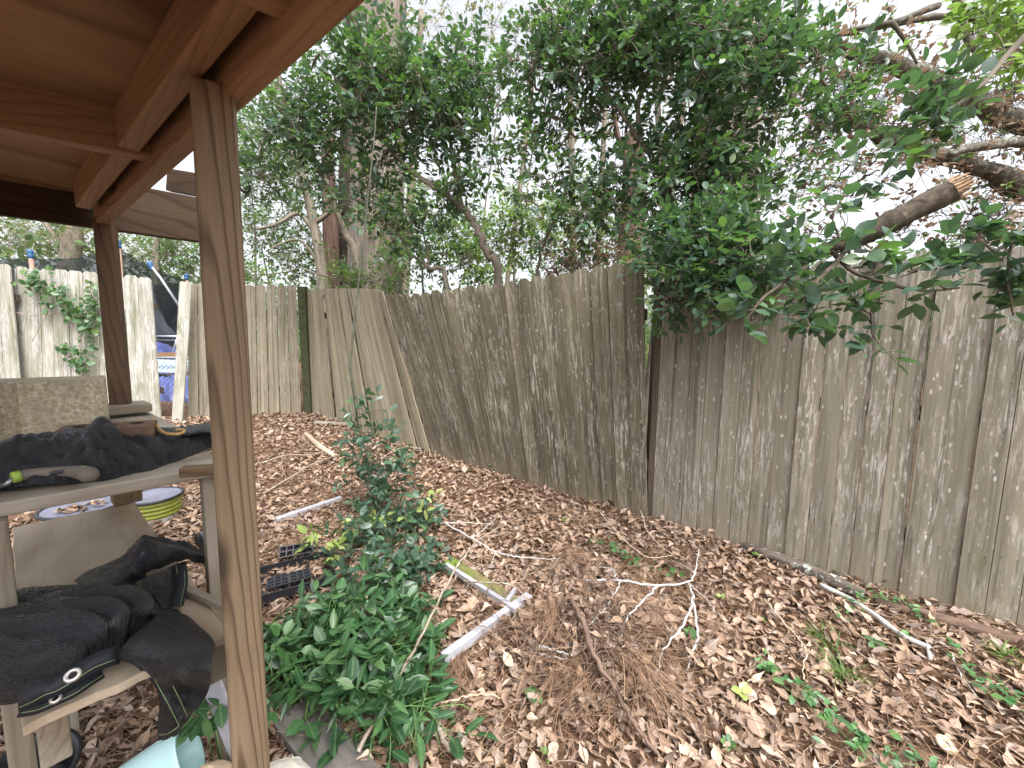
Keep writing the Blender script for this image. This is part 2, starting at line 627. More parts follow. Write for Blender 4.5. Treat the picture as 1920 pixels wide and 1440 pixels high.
def scatter(name, tpls, pos, dirs, nrm, size, mat, parent=None, wscale=None, smooth=True):
    """leaves with local y along dirs, local z along nrm"""
    pos = np.asarray(pos); n = len(pos)
    y = norm(np.asarray(dirs, float))
    z = np.asarray(nrm, float)
    z = norm(z - y * (z * y).sum(-1, keepdims=True))
    x = np.cross(y, z)
    size = np.asarray(size)[:, None]
    ws = np.ones((n, 1)) if wscale is None else np.asarray(wscale)[:, None]
    which = rng.integers(0, len(tpls), n)
    Vs, Qs, Ws, base = [], [], [], 0
    for k, (tv, tq, tw) in enumerate(tpls):
        idx = np.nonzero(which == k)[0]
        if len(idx) == 0: continue
        Rm = np.stack([x[idx] * size[idx] * ws[idx], y[idx] * size[idx], z[idx] * size[idx]], 1)   # m,3,3
        v = np.einsum('va,mab->mvb', tv, Rm) + pos[idx][:, None, :]
        m, nv = len(idx), len(tv)
        Vs.append(v.reshape(-1, 3))
        Qs.append((tq[None] + (np.arange(m) * nv)[:, None, None] + base).reshape(-1, 4))
        Ws.append(np.repeat(tw[None], m, 0).reshape(-1, 3))
        base += m * nv
    V = np.concatenate(Vs); Q = np.concatenate(Qs); W = np.concatenate(Ws)
    me = raw_mesh(name, V, Q.ravel(), np.arange(len(Q)) * 4, W, smooth)
    return link_mesh(name, me, mat, parent)


EV = [leaf_tpl([.02, .19, .24, .19, .012], .2, .1), leaf_tpl([.02, .17, .22, .17, .01], .35, .2), leaf_tpl([.02, .2, .25, .2, .012], .08, .05, .3)]
LONG = [leaf_tpl([.015, .13, .17, .13, .008], .2, .15), leaf_tpl([.015, .12, .16, .115, .008], .35, .3)]
ROUND = [leaf_tpl([.03, .3, .34, .26, .02], .2, .1), leaf_tpl([.03, .27, .32, .24, .02], .1, .25)]
DEADT = [leaf_tpl([.03, .2, .27, .24, .06, .02], .5, -.2, .6), leaf_tpl([.03, .19, .29, .22, .05, .015], -.3, .35, -.8),
         leaf_tpl([.02, .16, .25, .26, .1, .02], .2, .15, 1.0, 1.0), leaf_tpl([.04, .26, .31, .25, .05, .02], -.45, -.15, .5),
         leaf_tpl([.02, .15, .2, .19, .06, .01], .8, .2, .9), leaf_tpl([.02, .10, .14, .13, .07, .01], .5, .25, .7), leaf_tpl([.02, .26, .14, .3, .2, .03], .25, -.2, .5), leaf_tpl([.14, .24, .27, .16, .05, .02], .1, .1, -.6)]
FLAT3 = [leaf_tpl([.02, .28, .2, .012], .2, .1), leaf_tpl([.02, .25, .22, .012], .3, .2)]

M['litter'] = leaf_mat('dead leaf', [(0, (.06, .041, .031)), (.15, (.17, .112, .08)), (.45, (.29, .195, .14)), (.72, (.39, .268, .192)), (.78, (.27, .215, .19)), (.9, (.385, .295, .24)), (1, (.56, .42, .315))],
                       .55, .35, .08, (.35, .2, .1), (.48, .34, .23))
M['needle'] = leaf_mat('pine straw', [(0, (.10, .06, .04)), (.5, (.20, .115, .07)), (1, (.34, .22, .135))], .6, .3, 0)
M['camellia'] = leaf_mat('glossy dark leaf', [(0, (.036, .068, .052)), (.5, (.056, .106, .080)), (.85, (.078, .142, .095)), (1, (.10, .17, .06))], .34, .6, .2, (.15, .32, .09), (.06, .13, .05))
M['mid'] = leaf_mat('mid green leaf', [(0, (.045, .09, .05)), (.5, (.07, .138, .07)), (.85, (.10, .185, .085)), (1, (.15, .22, .05))], .35, .5, .25, (.2, .42, .07), (.09, .17, .06))
M['lime'] = leaf_mat('yellow green leaf', [(0, (.06, .12, .03)), (.5, (.10, .19, .045)), (1, (.20, .29, .07))], .45, .4, .35, (.3, .5, .09))
M['fargreen'] = leaf_mat('far leaf', [(0, (.05, .085, .045)), (.5, (.085, .14, .065)), (1, (.15, .20, .09))], .6, .3, .3, (.28, .42, .12))
M['olive'] = leaf_mat('far olive leaf', [(0, (.12, .13, .06)), (.5, (.18, .19, .09)), (1, (.28, .25, .13))], .6, .3, .3, (.4, .42, .18))
M['deadtree'] = leaf_mat('dead oak leaf', [(0, (.15, .11, .085)), (.5, (.28, .205, .155)), (1, (.44, .345, .27))], .6, .3, .22, (.42, .28, .18))
M['groundvine'] = leaf_mat('ground vine leaf', [(0, (.016, .045, .02)), (.45, (.025, .075, .03)), (.8, (.04, .11, .04)), (1, (.09, .17, .06))], .38, .45, .12, (.15, .38, .06), (.12, .22, .09))
M['youngleaf'] = leaf_mat('young leaf', [(0, (.20, .30, .07)), (.6, (.33, .42, .12)), (1, (.45, .46, .2))], .35, .5, .25, (.4, .5, .1), (.4, .45, .2))
M['ivy'] = leaf_mat('ivy leaf', [(0, (.035, .10, .035)), (.6, (.06, .16, .05)), (1, (.13, .25, .08))], .4, .5, .2, (.2, .42, .1), (.12, .22, .1))


# fence line in plan, used to keep litter on this side
FL = np.array([(-7.6, 5.15), (-4.72, 5.21), (-4.16, 5.22), (-3.2, 5.85), (-3.1, 5.92), (1.06, 2.81), (2.42, 1.835), (3.6, .95)])


def inside_yard(x, y):
    return y < np.interp(x, FL[:, 0], FL[:, 1])


def leaf_cover(n, x0, x1, y0, y1, dens_fn=None):
    x = rng.uniform(x0, x1, n); y = rng.uniform(y0, y1, n)
    k = inside_yard(x, y - .02)
    # only what the yard in view needs: a wedge in front of the camera and a step to either side
    k &= (np.abs(x) < 1.0 + 1.75 * np.maximum(y, 0))
    return x[k], y[k]


x1, y1 = leaf_cover(46000, -3.4, 3.2, .35, 3.0)
x2, y2 = leaf_cover(28000, -5.2, 1.4, 3.0, 5.95)
x = np.concatenate([x1, x2]); y = np.concatenate([y1, y2])
clump = np.array([mnoise.noise(Vector((a * 1.7, b * 1.7, 4.0))) for a, b in zip(x, y)])
keep = rng.random(len(x)) < np.clip(.95 + clump * .9, .35, 1)
x, y = x[keep], y[keep]
n = len(x)
z = height(x, y) + rng.uniform(.003, .028, n)
th = rng.uniform(0, 2 * math.pi, n)
tilt = rng.normal(0, .38, (n, 2))
d = np.stack([np.cos(th), np.sin(th), tilt[:, 0]], -1)
nr = np.stack([tilt[:, 1] * .9, rng.normal(0, .35, n), np.ones(n)], -1)
sz = rng.gamma(5.5, .0079, n).clip(.02, .085)
tag(scatter('leaf_litter', DEADT, np.stack([x, y, z], -1), d, nr, sz, M['litter'], None, rng.uniform(.55, 1.3, n)), kind='stuff')

# pine straw lying through the leaves
NEED = [leaf_tpl([.006, .007, .004], 0, .10), leaf_tpl([.006, .007, .004], 0, -.08), leaf_tpl([.006, .007, .004], .5, .02)]
xn, yn = leaf_cover(46000, -3.4, 3.2, .35, 5.6)
cl = np.array([mnoise.noise(Vector((a * 1.1, b * 1.1, 9.0))) for a, b in zip(xn, yn)])
k = rng.random(len(xn)) < np.clip(.45 + cl * 1.3, .08, 1)
xn, yn = xn[k], yn[k]
n = len(xn)
base_th = np.array([mnoise.noise(Vector((a * .8, b * .8, 2.0))) for a, b in zip(xn, yn)]) * 5
th = base_th + rng.normal(0, .7, n)
tag(scatter('pine_straw_litter', NEED, np.stack([xn, yn, height(xn, yn) + rng.uniform(.012, .034, n)], -1),
            np.stack([np.cos(th), np.sin(th), rng.normal(.02, .12, n)], -1), np.stack([rng.normal(0, .4, n), rng.normal(0, .4, n), np.ones(n)], -1),
            rng.uniform(.09, .2, n), M['needle']), kind='stuff')

# ------------------------------------------------------------------ fences
def curve_fn(pts):
    pts = np.array(pts, float)
    s = np.concatenate([[0], np.cumsum(np.linalg.norm(np.diff(pts[:, :2], axis=0), axis=1))])

    def f(t):
        return np.array([np.interp(t, s, pts[:, k]) for k in range(pts.shape[1])])
    return f, s


def pickets(mb, pairs, pitch, gap=.006, th=.017, ear=.022, jag=.012, skip=(), ears=True, seed=1, lean=None, bow=.004):
    """pairs: [(bottom xyz, top xyz)] control stations; boards follow the ruled sheet between them"""
    r = random.Random(seed)
    six = [np.concatenate([b, t]) for b, t in pairs]
    f, s = curve_fn(six)
    n = int(s[-1] / pitch)
    pitch = s[-1] / n
    for i in range(n):
        if i in skip: continue
        g0, g1 = r.uniform(.2, 1.2) * gap, r.uniform(.2, 1.2) * gap
        a, b = f(i * pitch + g0), f((i + 1) * pitch - g1)
        BL, BR, TL, TR = a[:3], b[:3], a[3:], b[3:]
        dz = r.uniform(-jag, jag)
        up = (TL - BL + TR - BR) / 2
        L = np.linalg.norm(up); up = up / L
        if lean: 
            TL = TL + lean * r.uniform(-1, 1); TR = TR + lean * r.uniform(-1, 1)
        TL, TR = TL + up * dz, TR + up * dz
        BL, BR = BL - up * .05, BR - up * .05
        acr = BR - BL
        w = np.linalg.norm(acr); acr = acr / w
        nv = np.cross(acr, up); nv /= np.linalg.norm(nv)     # toward the camera side or away
        if nv[1] > 0: nv = -nv
        off = nv * r.uniform(-bow, bow)
        e = ear if ears else .002
        tdir = (TR - TL); tw = np.linalg.norm(tdir); tdir /= tw
        # rows up the board so that it can warp a little
        rows = 6
        warp = r.uniform(-1, 1) * .006
        cup = r.uniform(-.002, .003)
        V, W = [], []
        for q in range(rows + 1):
            t = q / rows
            L_, R2 = BL * (1 - t) + (TL - up * e) * t, BR * (1 - t) + (TR - up * e) * t
            wv = nv * warp * math.sin(t * math.pi)
            for layer in (0, 1):
                sh = off + wv + nv * (th / 2 if layer else -th / 2)
                V += [L_ + sh, (L_ + R2) / 2 + sh + nv * cup, R2 + sh]
                W += [(-w / 2, layer * th, t * L), (0, layer * th, t * L), (w / 2, layer * th, t * L)]
        for layer in (0, 1):
            sh = off + nv * (th / 2 if layer else -th / 2)
            V += [TL + tdir * min(e, tw * .42) + sh, (TL + TR) / 2 + sh + nv * cup, TR - tdir * min(e, tw * .42) + sh]
            W += [(-w / 4, layer * th, L), (0, layer * th, L), (w / 4, layer * th, L)]
        Fs = []
        R = rows + 1
        for q in range(R):
            a0, b0 = q * 6, (q + 1) * 6
            for k in (0, 1):
                Fs.append((a0 + 3 + k, a0 + 4 + k, b0 + 4 + k, b0 + 3 + k))
                Fs.append((a0 + 1 + k, a0 + k, b0 + k, b0 + 1 + k))
            Fs.append((a0 + 0, a0 + 3, b0 + 3, b0 + 0))
            Fs.append((a0 + 5, a0 + 2, b0 + 2, b0 + 5))
        z0 = R * 6
        for k in (0, 1):
            Fs.append((z0 + 3 + k, z0 + 4 + k, z0 + 1 + k, z0 + k))
            Fs.append((0 + k, 1 + k, 4 + k, 3 + k))
        mb.add(V, Fs, W)


def rails(parent, pairs, hs, back=.05, w=.08, t=.035):
    for h in hs:
        mb = MB()
        pts = []
        for b, t_ in pairs:
            up = np.asarray(t_) - np.asarray(b)
            pts.append(np.asarray(b) + up * h)
        for a, b in zip(pts[:-1], pts[1:]):
            d = (b - a) / np.linalg.norm(b - a)
            nv = np.cross(d, [0, 0, 1.0]); nv /= np.linalg.norm(nv)
            if nv[1] < 0: nv = -nv
            mb.beam(a + nv * back - d * .004, b + nv * back + d * .004, t, w)
        mb.build('rail', M['rail'], parent)


def plane_hit(px, py, a, b):
    """where the sight line meets the upright plane over plan points a-b"""
    r = ray(px, py)
    d = np.array([b[0] - a[0], b[1] - a[1]]); nn = np.array([-d[1], d[0]])
    t = nn.dot(np.array(a[:2]) - CC[:2]) / nn.dot(r[:2])
    return CC + r * t


# right panel
A0, A1 = (1.085, 2.87), (2.42, 1.835)
dirR = np.array([A1[0] - A0[0], A1[1] - A0[1]]); dirR /= np.linalg.norm(dirR)
pr = []
for k, zt in ((0.0, 1.885), (.5, 1.895), (1.0, 1.89), (1.68, 1.89), (2.9, 1.9)):
    q = np.array(A0) + dirR * k
    z0 = float(height(q[0], q[1]))
    pr.append((np.array([q[0], q[1], z0]), np.array([q[0] - .015, q[1], zt])))
t = thing('picket_fence', 'grey-brown fence panel on the right flecked with white lichen, leaves hanging before it', 'fence', pr[0][0])
mb = MB()
pickets(mb, pr, .1035, .0022, seed=3, jag=.010, ear=.032, bow=.006)
mb.build('pickets', M['fence_r'], t)
rails(t, pr, (.18, .55, .88))

# leaning panels: brown one that tips toward the yard, tan one beside it that fans over; lean shading is painted into their tones
B0, B1 = (-3.12, 5.93), (1.07, 2.80)
ctrlM = [((811, 847), (722, 550), .0), ((850, 860), (765, 552), -.06), ((911, 880), (838, 543), -.10), ((998, 909), (952, 528), -.10), ((1085, 934), (1050, 512), -.05),
         ((1150, 951), (1130, 499), .0), ((1214, 967), (1208, 489), .02)]
ctrlB = [((580, 773), (567, 543), .02), ((612, 785), (592, 542), .06), ((660, 806), (627, 541), .10), ((737, 829), (673, 541), .12), ((775, 838), (705, 542), .08), ((808, 846), (719, 547), .0)]


def stations(ctrl):
    out = []
    for b, tp, ln in ctrl:
        Bp = plane_hit(b[0], b[1], B0, B1)
        Tp0 = plane_hit(tp[0], tp[1], B0, B1)
        Tp = P(tp[0], tp[1], Bp[1] + (Tp0[1] - Bp[1]) * .35 + ln)
        out.append((Bp, Tp))
    return out


pm_ = stations(ctrlM)
t = thing('picket_fence', 'brown weathered fence panel in the middle whose pickets slant and bulge toward the yard', 'fence', pm_[-1][0])
mb = MB()
pickets(mb, pm_, .114, .003, seed=8, jag=.009, ear=.036, bow=.006)
mb.build('pickets', M['fence_m'], t)
rails(t, pm_, (.2, .8))
pb_ = stations(ctrlB)
t = thing('picket_fence', 'pale tan fence panel with thin fanned pickets beside the dark mossy post', 'fence', pb_[0][0])
mb = MB()
pickets(mb, pb_, .105, .007, seed=5, jag=.004, ear=.008, bow=.02)
mb.build('pickets', M['fence_b'], t)
rails(t, pb_, (.2, .8))

# posts between the panels
mb = MB()
q = np.array([1.075, 2.90])
mb.beam((q[0], q[1], -.1), (q[0] - .02, q[1], 1.84), .075, .075, (0, 1, 0))
o = mb.build('fence_post', M['rail'], None, bevel=.004)
tag(o, 'red-brown fence post in the narrow dark gap between the leaning and the right panel', 'fence post')
b_, t_ = P(579, 770, 5.80), P(567, 538, 5.80)
mb = MB()
mb.beam(b_ - (t_ - b_) * .05, t_, .11, .09, (0, 1, 0))
tag(mb.build('fence_post', M['mosspost'], None, bevel=.005), 'dark mossy fence post between the far and the tan panels', 'fence post')

# far panel behind the near deck post
pk = []
for b, tp, d in (((352, 792), (352, 528), 5.25), ((420, 786), (410, 534), 5.35), ((480, 779), (476, 536), 5.5), ((566, 773), (556, 537), 5.75)):
    pk.append((P(b[0], b[1], d), P(tp[0], tp[1], d)))
t = thing('picket_fence', 'far picket fence panel seen either side of the near deck post', 'fence', pk[0][0])
mb = MB()
pickets(mb, pk, .132, .008, seed=2, jag=.02)
mb.build('pickets', M['fence_k'], t)
rails(t, pk, (.2, .8))
# one loose picket leaning in the gap
pl = [(P(322, 796, 5.0), P(337, 527, 5.1)), (P(341, 796, 5.0), P(360, 530, 5.1))]
mb = MB()
pickets(mb, pl, np.linalg.norm(pl[1][0] - pl[0][0]) * .999, .0, seed=4, jag=0)
tag(mb.build('loose_picket', M['fence_l'], None), 'single loose picket leaning at the edge of the fence gap', 'fence board')

# left fence with lichen
pj = []
for b, tp in (((28, 790), (28, 499)), ((110, 788), (100, 506)), ((200, 786), (190, 514)), ((302, 784), (283, 521))):
    pj.append((P(b[0], b[1], 5.1), P(tp[0], tp[1], 5.1)))
t = thing('picket_fence', 'pale lichen-streaked fence panel with creeper on it, behind the concrete block', 'fence', pj[0][0])
mb = MB()
pickets(mb, pj, .187, .004, ear=.035, seed=6, jag=.02)
mb.build('pickets', M['fence_l'], t)
rails(t, pj, (.2, .8))
pj2 = []
for b, tp in (((-260, 790), (-290, 488)), ((-120, 790), (-140, 490)), ((44, 790), (20, 497))):
    pj2.append((P(b[0], b[1], 5.0), P(tp[0], tp[1], 5.0)))
t = thing('picket_fence', 'greenish fence panel at the left frame edge, leaning away from its neighbour', 'fence', pj2[0][0])
mb = MB()
pickets(mb, pj2, .187, .004, ear=.035, seed=9, jag=.02)
mb.build('pickets', M['fence_l'], t)
rails(t, pj2, (.2, .8))

# ------------------------------------------------------------------ wooden deck overhead
e1 = np.array([.797, -.604, 0.0])          # along the outer beam, toward the camera's right
e2 = np.array([.604, .797, 0.0])           # square to it, outward
xk = np.array([.83, .558, 0.0])            # the cross pieces are nailed slightly out of square
UP = np.array([0, 0, 1.0])
PN = np.array([-.561, .78, 0])             # near post
PF = np.array([-1.655, 1.65, 0])           # far post
deck = thing('raised_deck', 'brown timber deck overhead with plywood underside, carried on square posts', 'deck', (PN[0], PN[1], 0))
ZB = 1.83          # underside of the notched rim beam


def at1(p, z): return np.array([p[0], p[1], z])


mb = MB(); mb.beam(at1(PN, -.1), at1(PN, 1.849), .067, .067, tuple(xk)); mb.build('post', M['post'], deck, bevel=.006)
mb = MB(); mb.beam(at1(PF, 1.10), at1(PF, 1.849), .062, .062, tuple(xk)); mb.build('post', M['brownpost'], deck, bevel=.006)
# outer rim beam
o0 = PN + e2 * .023
mb = MB(); mb.beam(at1(o0 - e1 * 1.40, ZB + .068), at1(o0 + e1 * 1.2, ZB + .068), .038, .136); mb.build('rim_beam', M['deck'], deck, bevel=.004)
# inner joist over the posts, two lengths either side of the cross block
jc = PN - e2 * .036
JZ = 1.85 + .0375
cA = at1(Zp(317, 310, 1.85), 0)


def at_joist(off):      # where the joist line meets the cross block, off metres along the joist
    m_ = np.array([[e1[0], xk[0]], [e1[1], xk[1]]])
    k_ = np.linalg.solve(m_, (cA - jc)[:2])[0]
    return jc + e1 * (k_ + off)

mb = MB(); mb.beam(at1(at_joist(.026), JZ + .02), at1(jc + e1 * 1.15, JZ + .02), .04, .095); mb.build('joist', M['deck'], deck, bevel=.004)
mb = MB(); mb.beam(at1(jc - e1 * 1.30, JZ + .02), at1(at_joist(-.026), JZ + .02), .04, .095); mb.build('joist', M['deck'], deck, bevel=.004)
# cross blocks
cA = at1(Zp(317, 310, 1.85), 0) 
mb = MB(); mb.beam(at1(cA, 1.85 + .055), at1(cA - xk * 1.25, 1.85 + .055), .04, .106); mb.build('cross_block', M['deck'], deck, bevel=.004)
cB = at1(Zp(563, 44, 1.85), 0)
mb = MB(); mb.beam(at1(cB, 1.85 + .05), at1(cB - xk * 1.25, 1.85 + .05), .04, .09); mb.build('cross_block', M['deck'], deck, bevel=.004)
# far fascia at the far post
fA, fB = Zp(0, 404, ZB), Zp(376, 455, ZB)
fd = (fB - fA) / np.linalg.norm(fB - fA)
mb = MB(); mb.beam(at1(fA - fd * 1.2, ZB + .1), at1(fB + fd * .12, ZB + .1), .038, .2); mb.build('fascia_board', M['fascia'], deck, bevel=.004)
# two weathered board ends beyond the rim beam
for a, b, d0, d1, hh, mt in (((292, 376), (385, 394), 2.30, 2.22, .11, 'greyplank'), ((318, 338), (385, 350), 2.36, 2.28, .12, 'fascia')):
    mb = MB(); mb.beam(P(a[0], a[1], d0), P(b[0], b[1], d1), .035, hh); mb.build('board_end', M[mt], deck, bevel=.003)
# plywood deck panels seen from below
pc = jc - e1 * .5
fr = lambda o: (at1(o, 0), e1, e2, UP)
org = PN + e2 * .003
for a0, a1 in ((-1.62, -.35), (-.345, 1.15)):
    mb = MB()
    sk = .27 * 1.3 if a0 < -1 else 0
    mb.prism([(a0 - sk, -1.3), (a1, -1.3), (a1, 0), (a0, 0)], JZ + .0685, JZ + .0865, fr(org))
    mb.W = [(.3 * np.dot(np.array(p) - org, e1), p[2] * .3, .55 * np.dot(np.array(p) - org, e2)) for p in mb.V]
    mb.build('plywood_panel', M['ply'], deck)
# bracket hook on the post
mb = MB()
hk = [P(447, 345, .82), P(452, 355, .82), P(460, 361, .82), P(468, 357, .82), P(469, 348, .82)]
mb.tube(poly_resample(hk, 12), .0025, 6)
mb.build('hook', simple('dark iron', (.03, .03, .03), .5, .5), deck, True)

# ------------------------------------------------------------------ stepped bench under the deck
E1, E2 = np.array([.787, -.617, 0]), np.array([.685, .728, 0])
bench = thing('stepped_bench', 'stepped wooden bench with plywood lower shelf and plank top behind the near post', 'bench', (-1.0, 1.0, 0))
LZ, TZ = .75, 1.05
# lower shelf
c_fl, c_fr = Zp(36, 1364, LZ), np.array([-.604, .80, LZ])
back = -E1 * 1.08
# irregular plywood edge
def shelf(mb, corners, z, th):
    pts = []
    for i in range(4):
        a, b = np.array(corners[i]), np.array(corners[(i + 1) % 4])
        for k in range(10):
            q = a + (b - a) * k / 10
            pts.append((q[0] + random.gauss(0, .0022), q[1] + random.gauss(0, .0022)))
    n = len(pts)
    V = [(x, y, z - th) for x, y in pts] + [(x, y, z) for x, y in pts]
    W = [((np.dot(E2, [x, y, 0])) * .6, zz, np.dot(E1, [x, y, 0])) for x, y, zz in V]
    mb.add(V, [tuple(reversed(range(n))), tuple(range(n, 2 * n))] + [(i, (i + 1) % n, n + (i + 1) % n, n + i) for i in range(n)], W)


mb = MB(); shelf(mb, [c_fl, c_fr, c_fr + back, c_fl + back], LZ, .018); mb.build('lower_shelf', M['oldply'], bench, bevel=.002)
for c in (c_fl + E2 * .035, c_fr - E2 * .022):
    c = c - E1 * .012
    mb = MB(); mb.beam(at1(c, LZ - .0185 - .0445), at1(c - E1 * 1.0, LZ - .0185 - .0445), .038, .088); mb.build('shelf_bearer', M['plank'], bench, bevel=.004)
# upper planks (run across, along E2)
uf = Zp(0, 905, TZ)
u0 = np.array([-1.04, .772, TZ]); u1 = np.array([-.80, 1.03, TZ])
ud = (u1 - u0) / np.linalg.norm(u1 - u0)
ub = np.array([-ud[1], ud[0], 0])     # backwards
for k in range(3):
    a = u0 - ud * .6 + ub * (.072 + k * .148) ; b = u1 + ud * (.02 if k == 0 else -.01 + .03 * k) + ub * (.072 + k * .148)
    mb = MB(); mb.beam(at1(a, TZ - .016), at1(b, TZ - .016), .142, .03); mb.build('top_plank', M['plank'], bench, bevel=.004)
# receding back plank and the block under the far post
bp0, bp1 = Zp(344, 806, TZ), Zp(276, 771, TZ)
mb = MB()
bd = (bp1 - bp0) / np.linalg.norm(bp1 - bp0)
bn = np.array([bd[1], -bd[0], 0]);  bn = bn if bn[0] < 0 else -bn
mb.beam(at1(bp0 + bn * .115, TZ - .014), at1(bp1 + bd * .1 + bn * .115, TZ - .014), .23, .032); mb.build('top_plank', M['plank'], bench, bevel=.004)
c = PF + np.array([.0, -.02, 0])
mb = MB(); mb.beam(at1(c - e2 * .22, 1.085), at1(c + e2 * .10, 1.085), .14, .035); mb.build('post_block', M['plank'], bench, bevel=.004)
# legs
lg = P(8, 1000, .755)
lx = P(53, 1440, .755)
mb = MB(); mb.beam((lx[0] - .036, .775, -.05), (lx[0] - .036, .775, TZ - .032), .038, .085, (e1[0], e1[1], 0)); mb.build('leg', M['plank'], bench, bevel=.004)
ql = Zp(238, 940, LZ)
mb = MB(); mb.beam((ql[0], ql[1], LZ + .001), (ql[0], ql[1], TZ - .032), .08, .08, tuple(e2)); mb.build('leg', M['stub'], bench, bevel=.004)
q2 = P(405, 960, 1.06)
mb = MB(); mb.beam((q2[0], q2[1], -.05), (q2[0], q2[1], TZ - .032), .03, .06, tuple(e2)); mb.build('leg', M['plank'], bench, bevel=.003)
for sgn in (1,):
    q3 = c_fl - E1 * .95 + E2 * .05
    mb = MB(); mb.beam((q3[0], q3[1], -.05), (q3[0], q3[1], LZ - .11), .04, .085, tuple(e2)); mb.build('leg', M['plank'], bench, bevel=.003)
q4 = P(424, 860, .98)
mb = MB(); mb.beam(q4 + np.array([-.1, -.02, -.03]), q4 + np.array([.02, .02, -.03]), .03, .025); mb.build('bracket', M['stub'], bench, bevel=.003)

# concrete block on the top shelf
N = NT('concrete')
p_ = N.n('NewGeometry').outputs['Position']
n1 = N.noise(N.mapv(p_, (90, 90, 90)), 1.0, 6.0, .8)
n2 = N.noise(N.mapv(p_, (14, 14, 14)), 1.0, 4.0)
cc = N.ramp(n1, [(.36, (.26, .215, .145)), (.5, (.46, .40, .29)), (.62, (.66, .61, .50))])
cc = N.mix(N.ramp(n2, [(.4, 0), (.7, .6)]), cc, (.30, .26, .185))
N.bump(n1, .9, .004)
M['concrete'] = N.col(cc, .95, .1)
kb = Zp(207, 812, TZ)
kx = np.array([.7, .714, 0]); kx /= np.linalg.norm(kx); ky = np.array([-kx[1], kx[0], 0])
ko = kb - kx * .4
mb = MB()
plan = [(0, 0), (.163, 0), (.169, .024), (.201, .024), (.207, 0), (.39, 0), (.397, .006), (.4, .014), (.4, .19), (0, .19)]
mb.prism(plan, .002, .19, (ko, kx, ky, UP))
o = mb.build('concrete_block', M['concrete'], None, bevel=.004)
tag(o, 'tan concrete block with a groove, sitting on the top plank of the bench', 'concrete block')


# ------------------------------------------------------------------ shade cloth
N = NT('shade cloth')
wp = N.wp()
N.l(wp, N.n('SeparateXYZ').inputs[0])
wv = N.n('TexWave', wave_type='BANDS', bands_direction='X')
wv.inputs['Scale'].default_value = 130
wv.inputs['Distortion'].default_value = .6
N.l(wp, wv.inputs['Vector'])
wv2 = N.n('TexWave', wave_type='BANDS', bands_direction='Y')
wv2.inputs['Scale'].default_value = 75
N.l(wp, wv2.inputs['Vector'])
h = N.math('MULTIPLY', wv.outputs['Fac'], wv2.outputs['Fac'])
gl = N.noise(N.mapv(wp, (170, 170, 170)), 1.0, 4.0, .75)
N.bump(N.math('ADD', N.math('MULTIPLY', h, .4), gl), .9, .007)
cc = N.ramp(N.math('MULTIPLY', h, gl), [(.1, (.004, .005, .009)), (.4, (.013, .016, .028)), (.65, (.06, .07, .10))])
M['cloth'] = N.col(cc, N.ramp(gl, [(.44, .7), (.58, .16)]), .8)
M['hem'] = simple('hem tape', (.010, .012, .018), .6, .4, .3, 200, .001)
M['thread'] = simple('green thread', (.13, .19, .085), .6)
M['brass'] = simple('grommet metal', (.75, .74, .72), .3, .5, .05, 20, 0, .7)


def patch(mb, grid, nu, nv, fold=0.0, ffreq=9.0, seed=0.0, rag=0.0, dirv=None):
    """smooth cloth sheet through a grid of world points; fold = depth of the wrinkles"""
    g = [[np.array(p, float) for p in row] for row in grid]
    cols = [poly_resample(row, nu) for row in g]
    sheet = np.array([poly_resample([c[k] for c in cols], nv) for k in range(nu)])      # nu, nv, 3
    du = np.gradient(sheet, axis=0); dv = np.gradient(sheet, axis=1)
    nn = norm(np.cross(du, dv))
    # metric coordinates
    su = np.cumsum(np.linalg.norm(du, axis=2), 0); sv = np.cumsum(np.linalg.norm(dv, axis=2), 1)
    out = sheet.copy()
    for i in range(nu):
        for j in range(nv):
            a, b = su[i, j], sv[i, j]
            if dirv: a, b = a * dirv[0], b * dirv[1]
            n = mnoise.noise(Vector((a * ffreq, b * ffreq, seed)))
            n2 = mnoise.noise(Vector((a * ffreq * 2.3, b * ffreq * 2.3, seed + 5)))
            n3 = mnoise.noise(Vector((a * ffreq * 5.1 + n * 2, b * ffreq * 5.1, seed + 9)))
            rid = (1 - abs(n) * 2.4) * .6 + (.5 - abs(n2) * 1.6) * .45 + n3 * .16
            e = min(1, 4 * min(i, nu - 1 - i) / nu + .25)
            out[i, j] += nn[i, j] * fold * rid * e
    V = out.reshape(-1, 3)
    W = np.stack([su, sv, np.zeros_like(su)], -1).reshape(-1, 3)
    Fs = [(i * nv + j, i * nv + j + 1, (i + 1) * nv + j + 1, (i + 1) * nv + j) for i in range(nu - 1) for j in range(nv - 1)]
    mb.add(V, Fs, W)
    return out


def cloth_build(mb, name, parent, mat=None):
    o = mb.build(name, mat or M['cloth'], parent, True)
    s = o.modifiers.new('thickness', 'SOLIDIFY'); s.thickness = .003; s.offset = 0
    return o


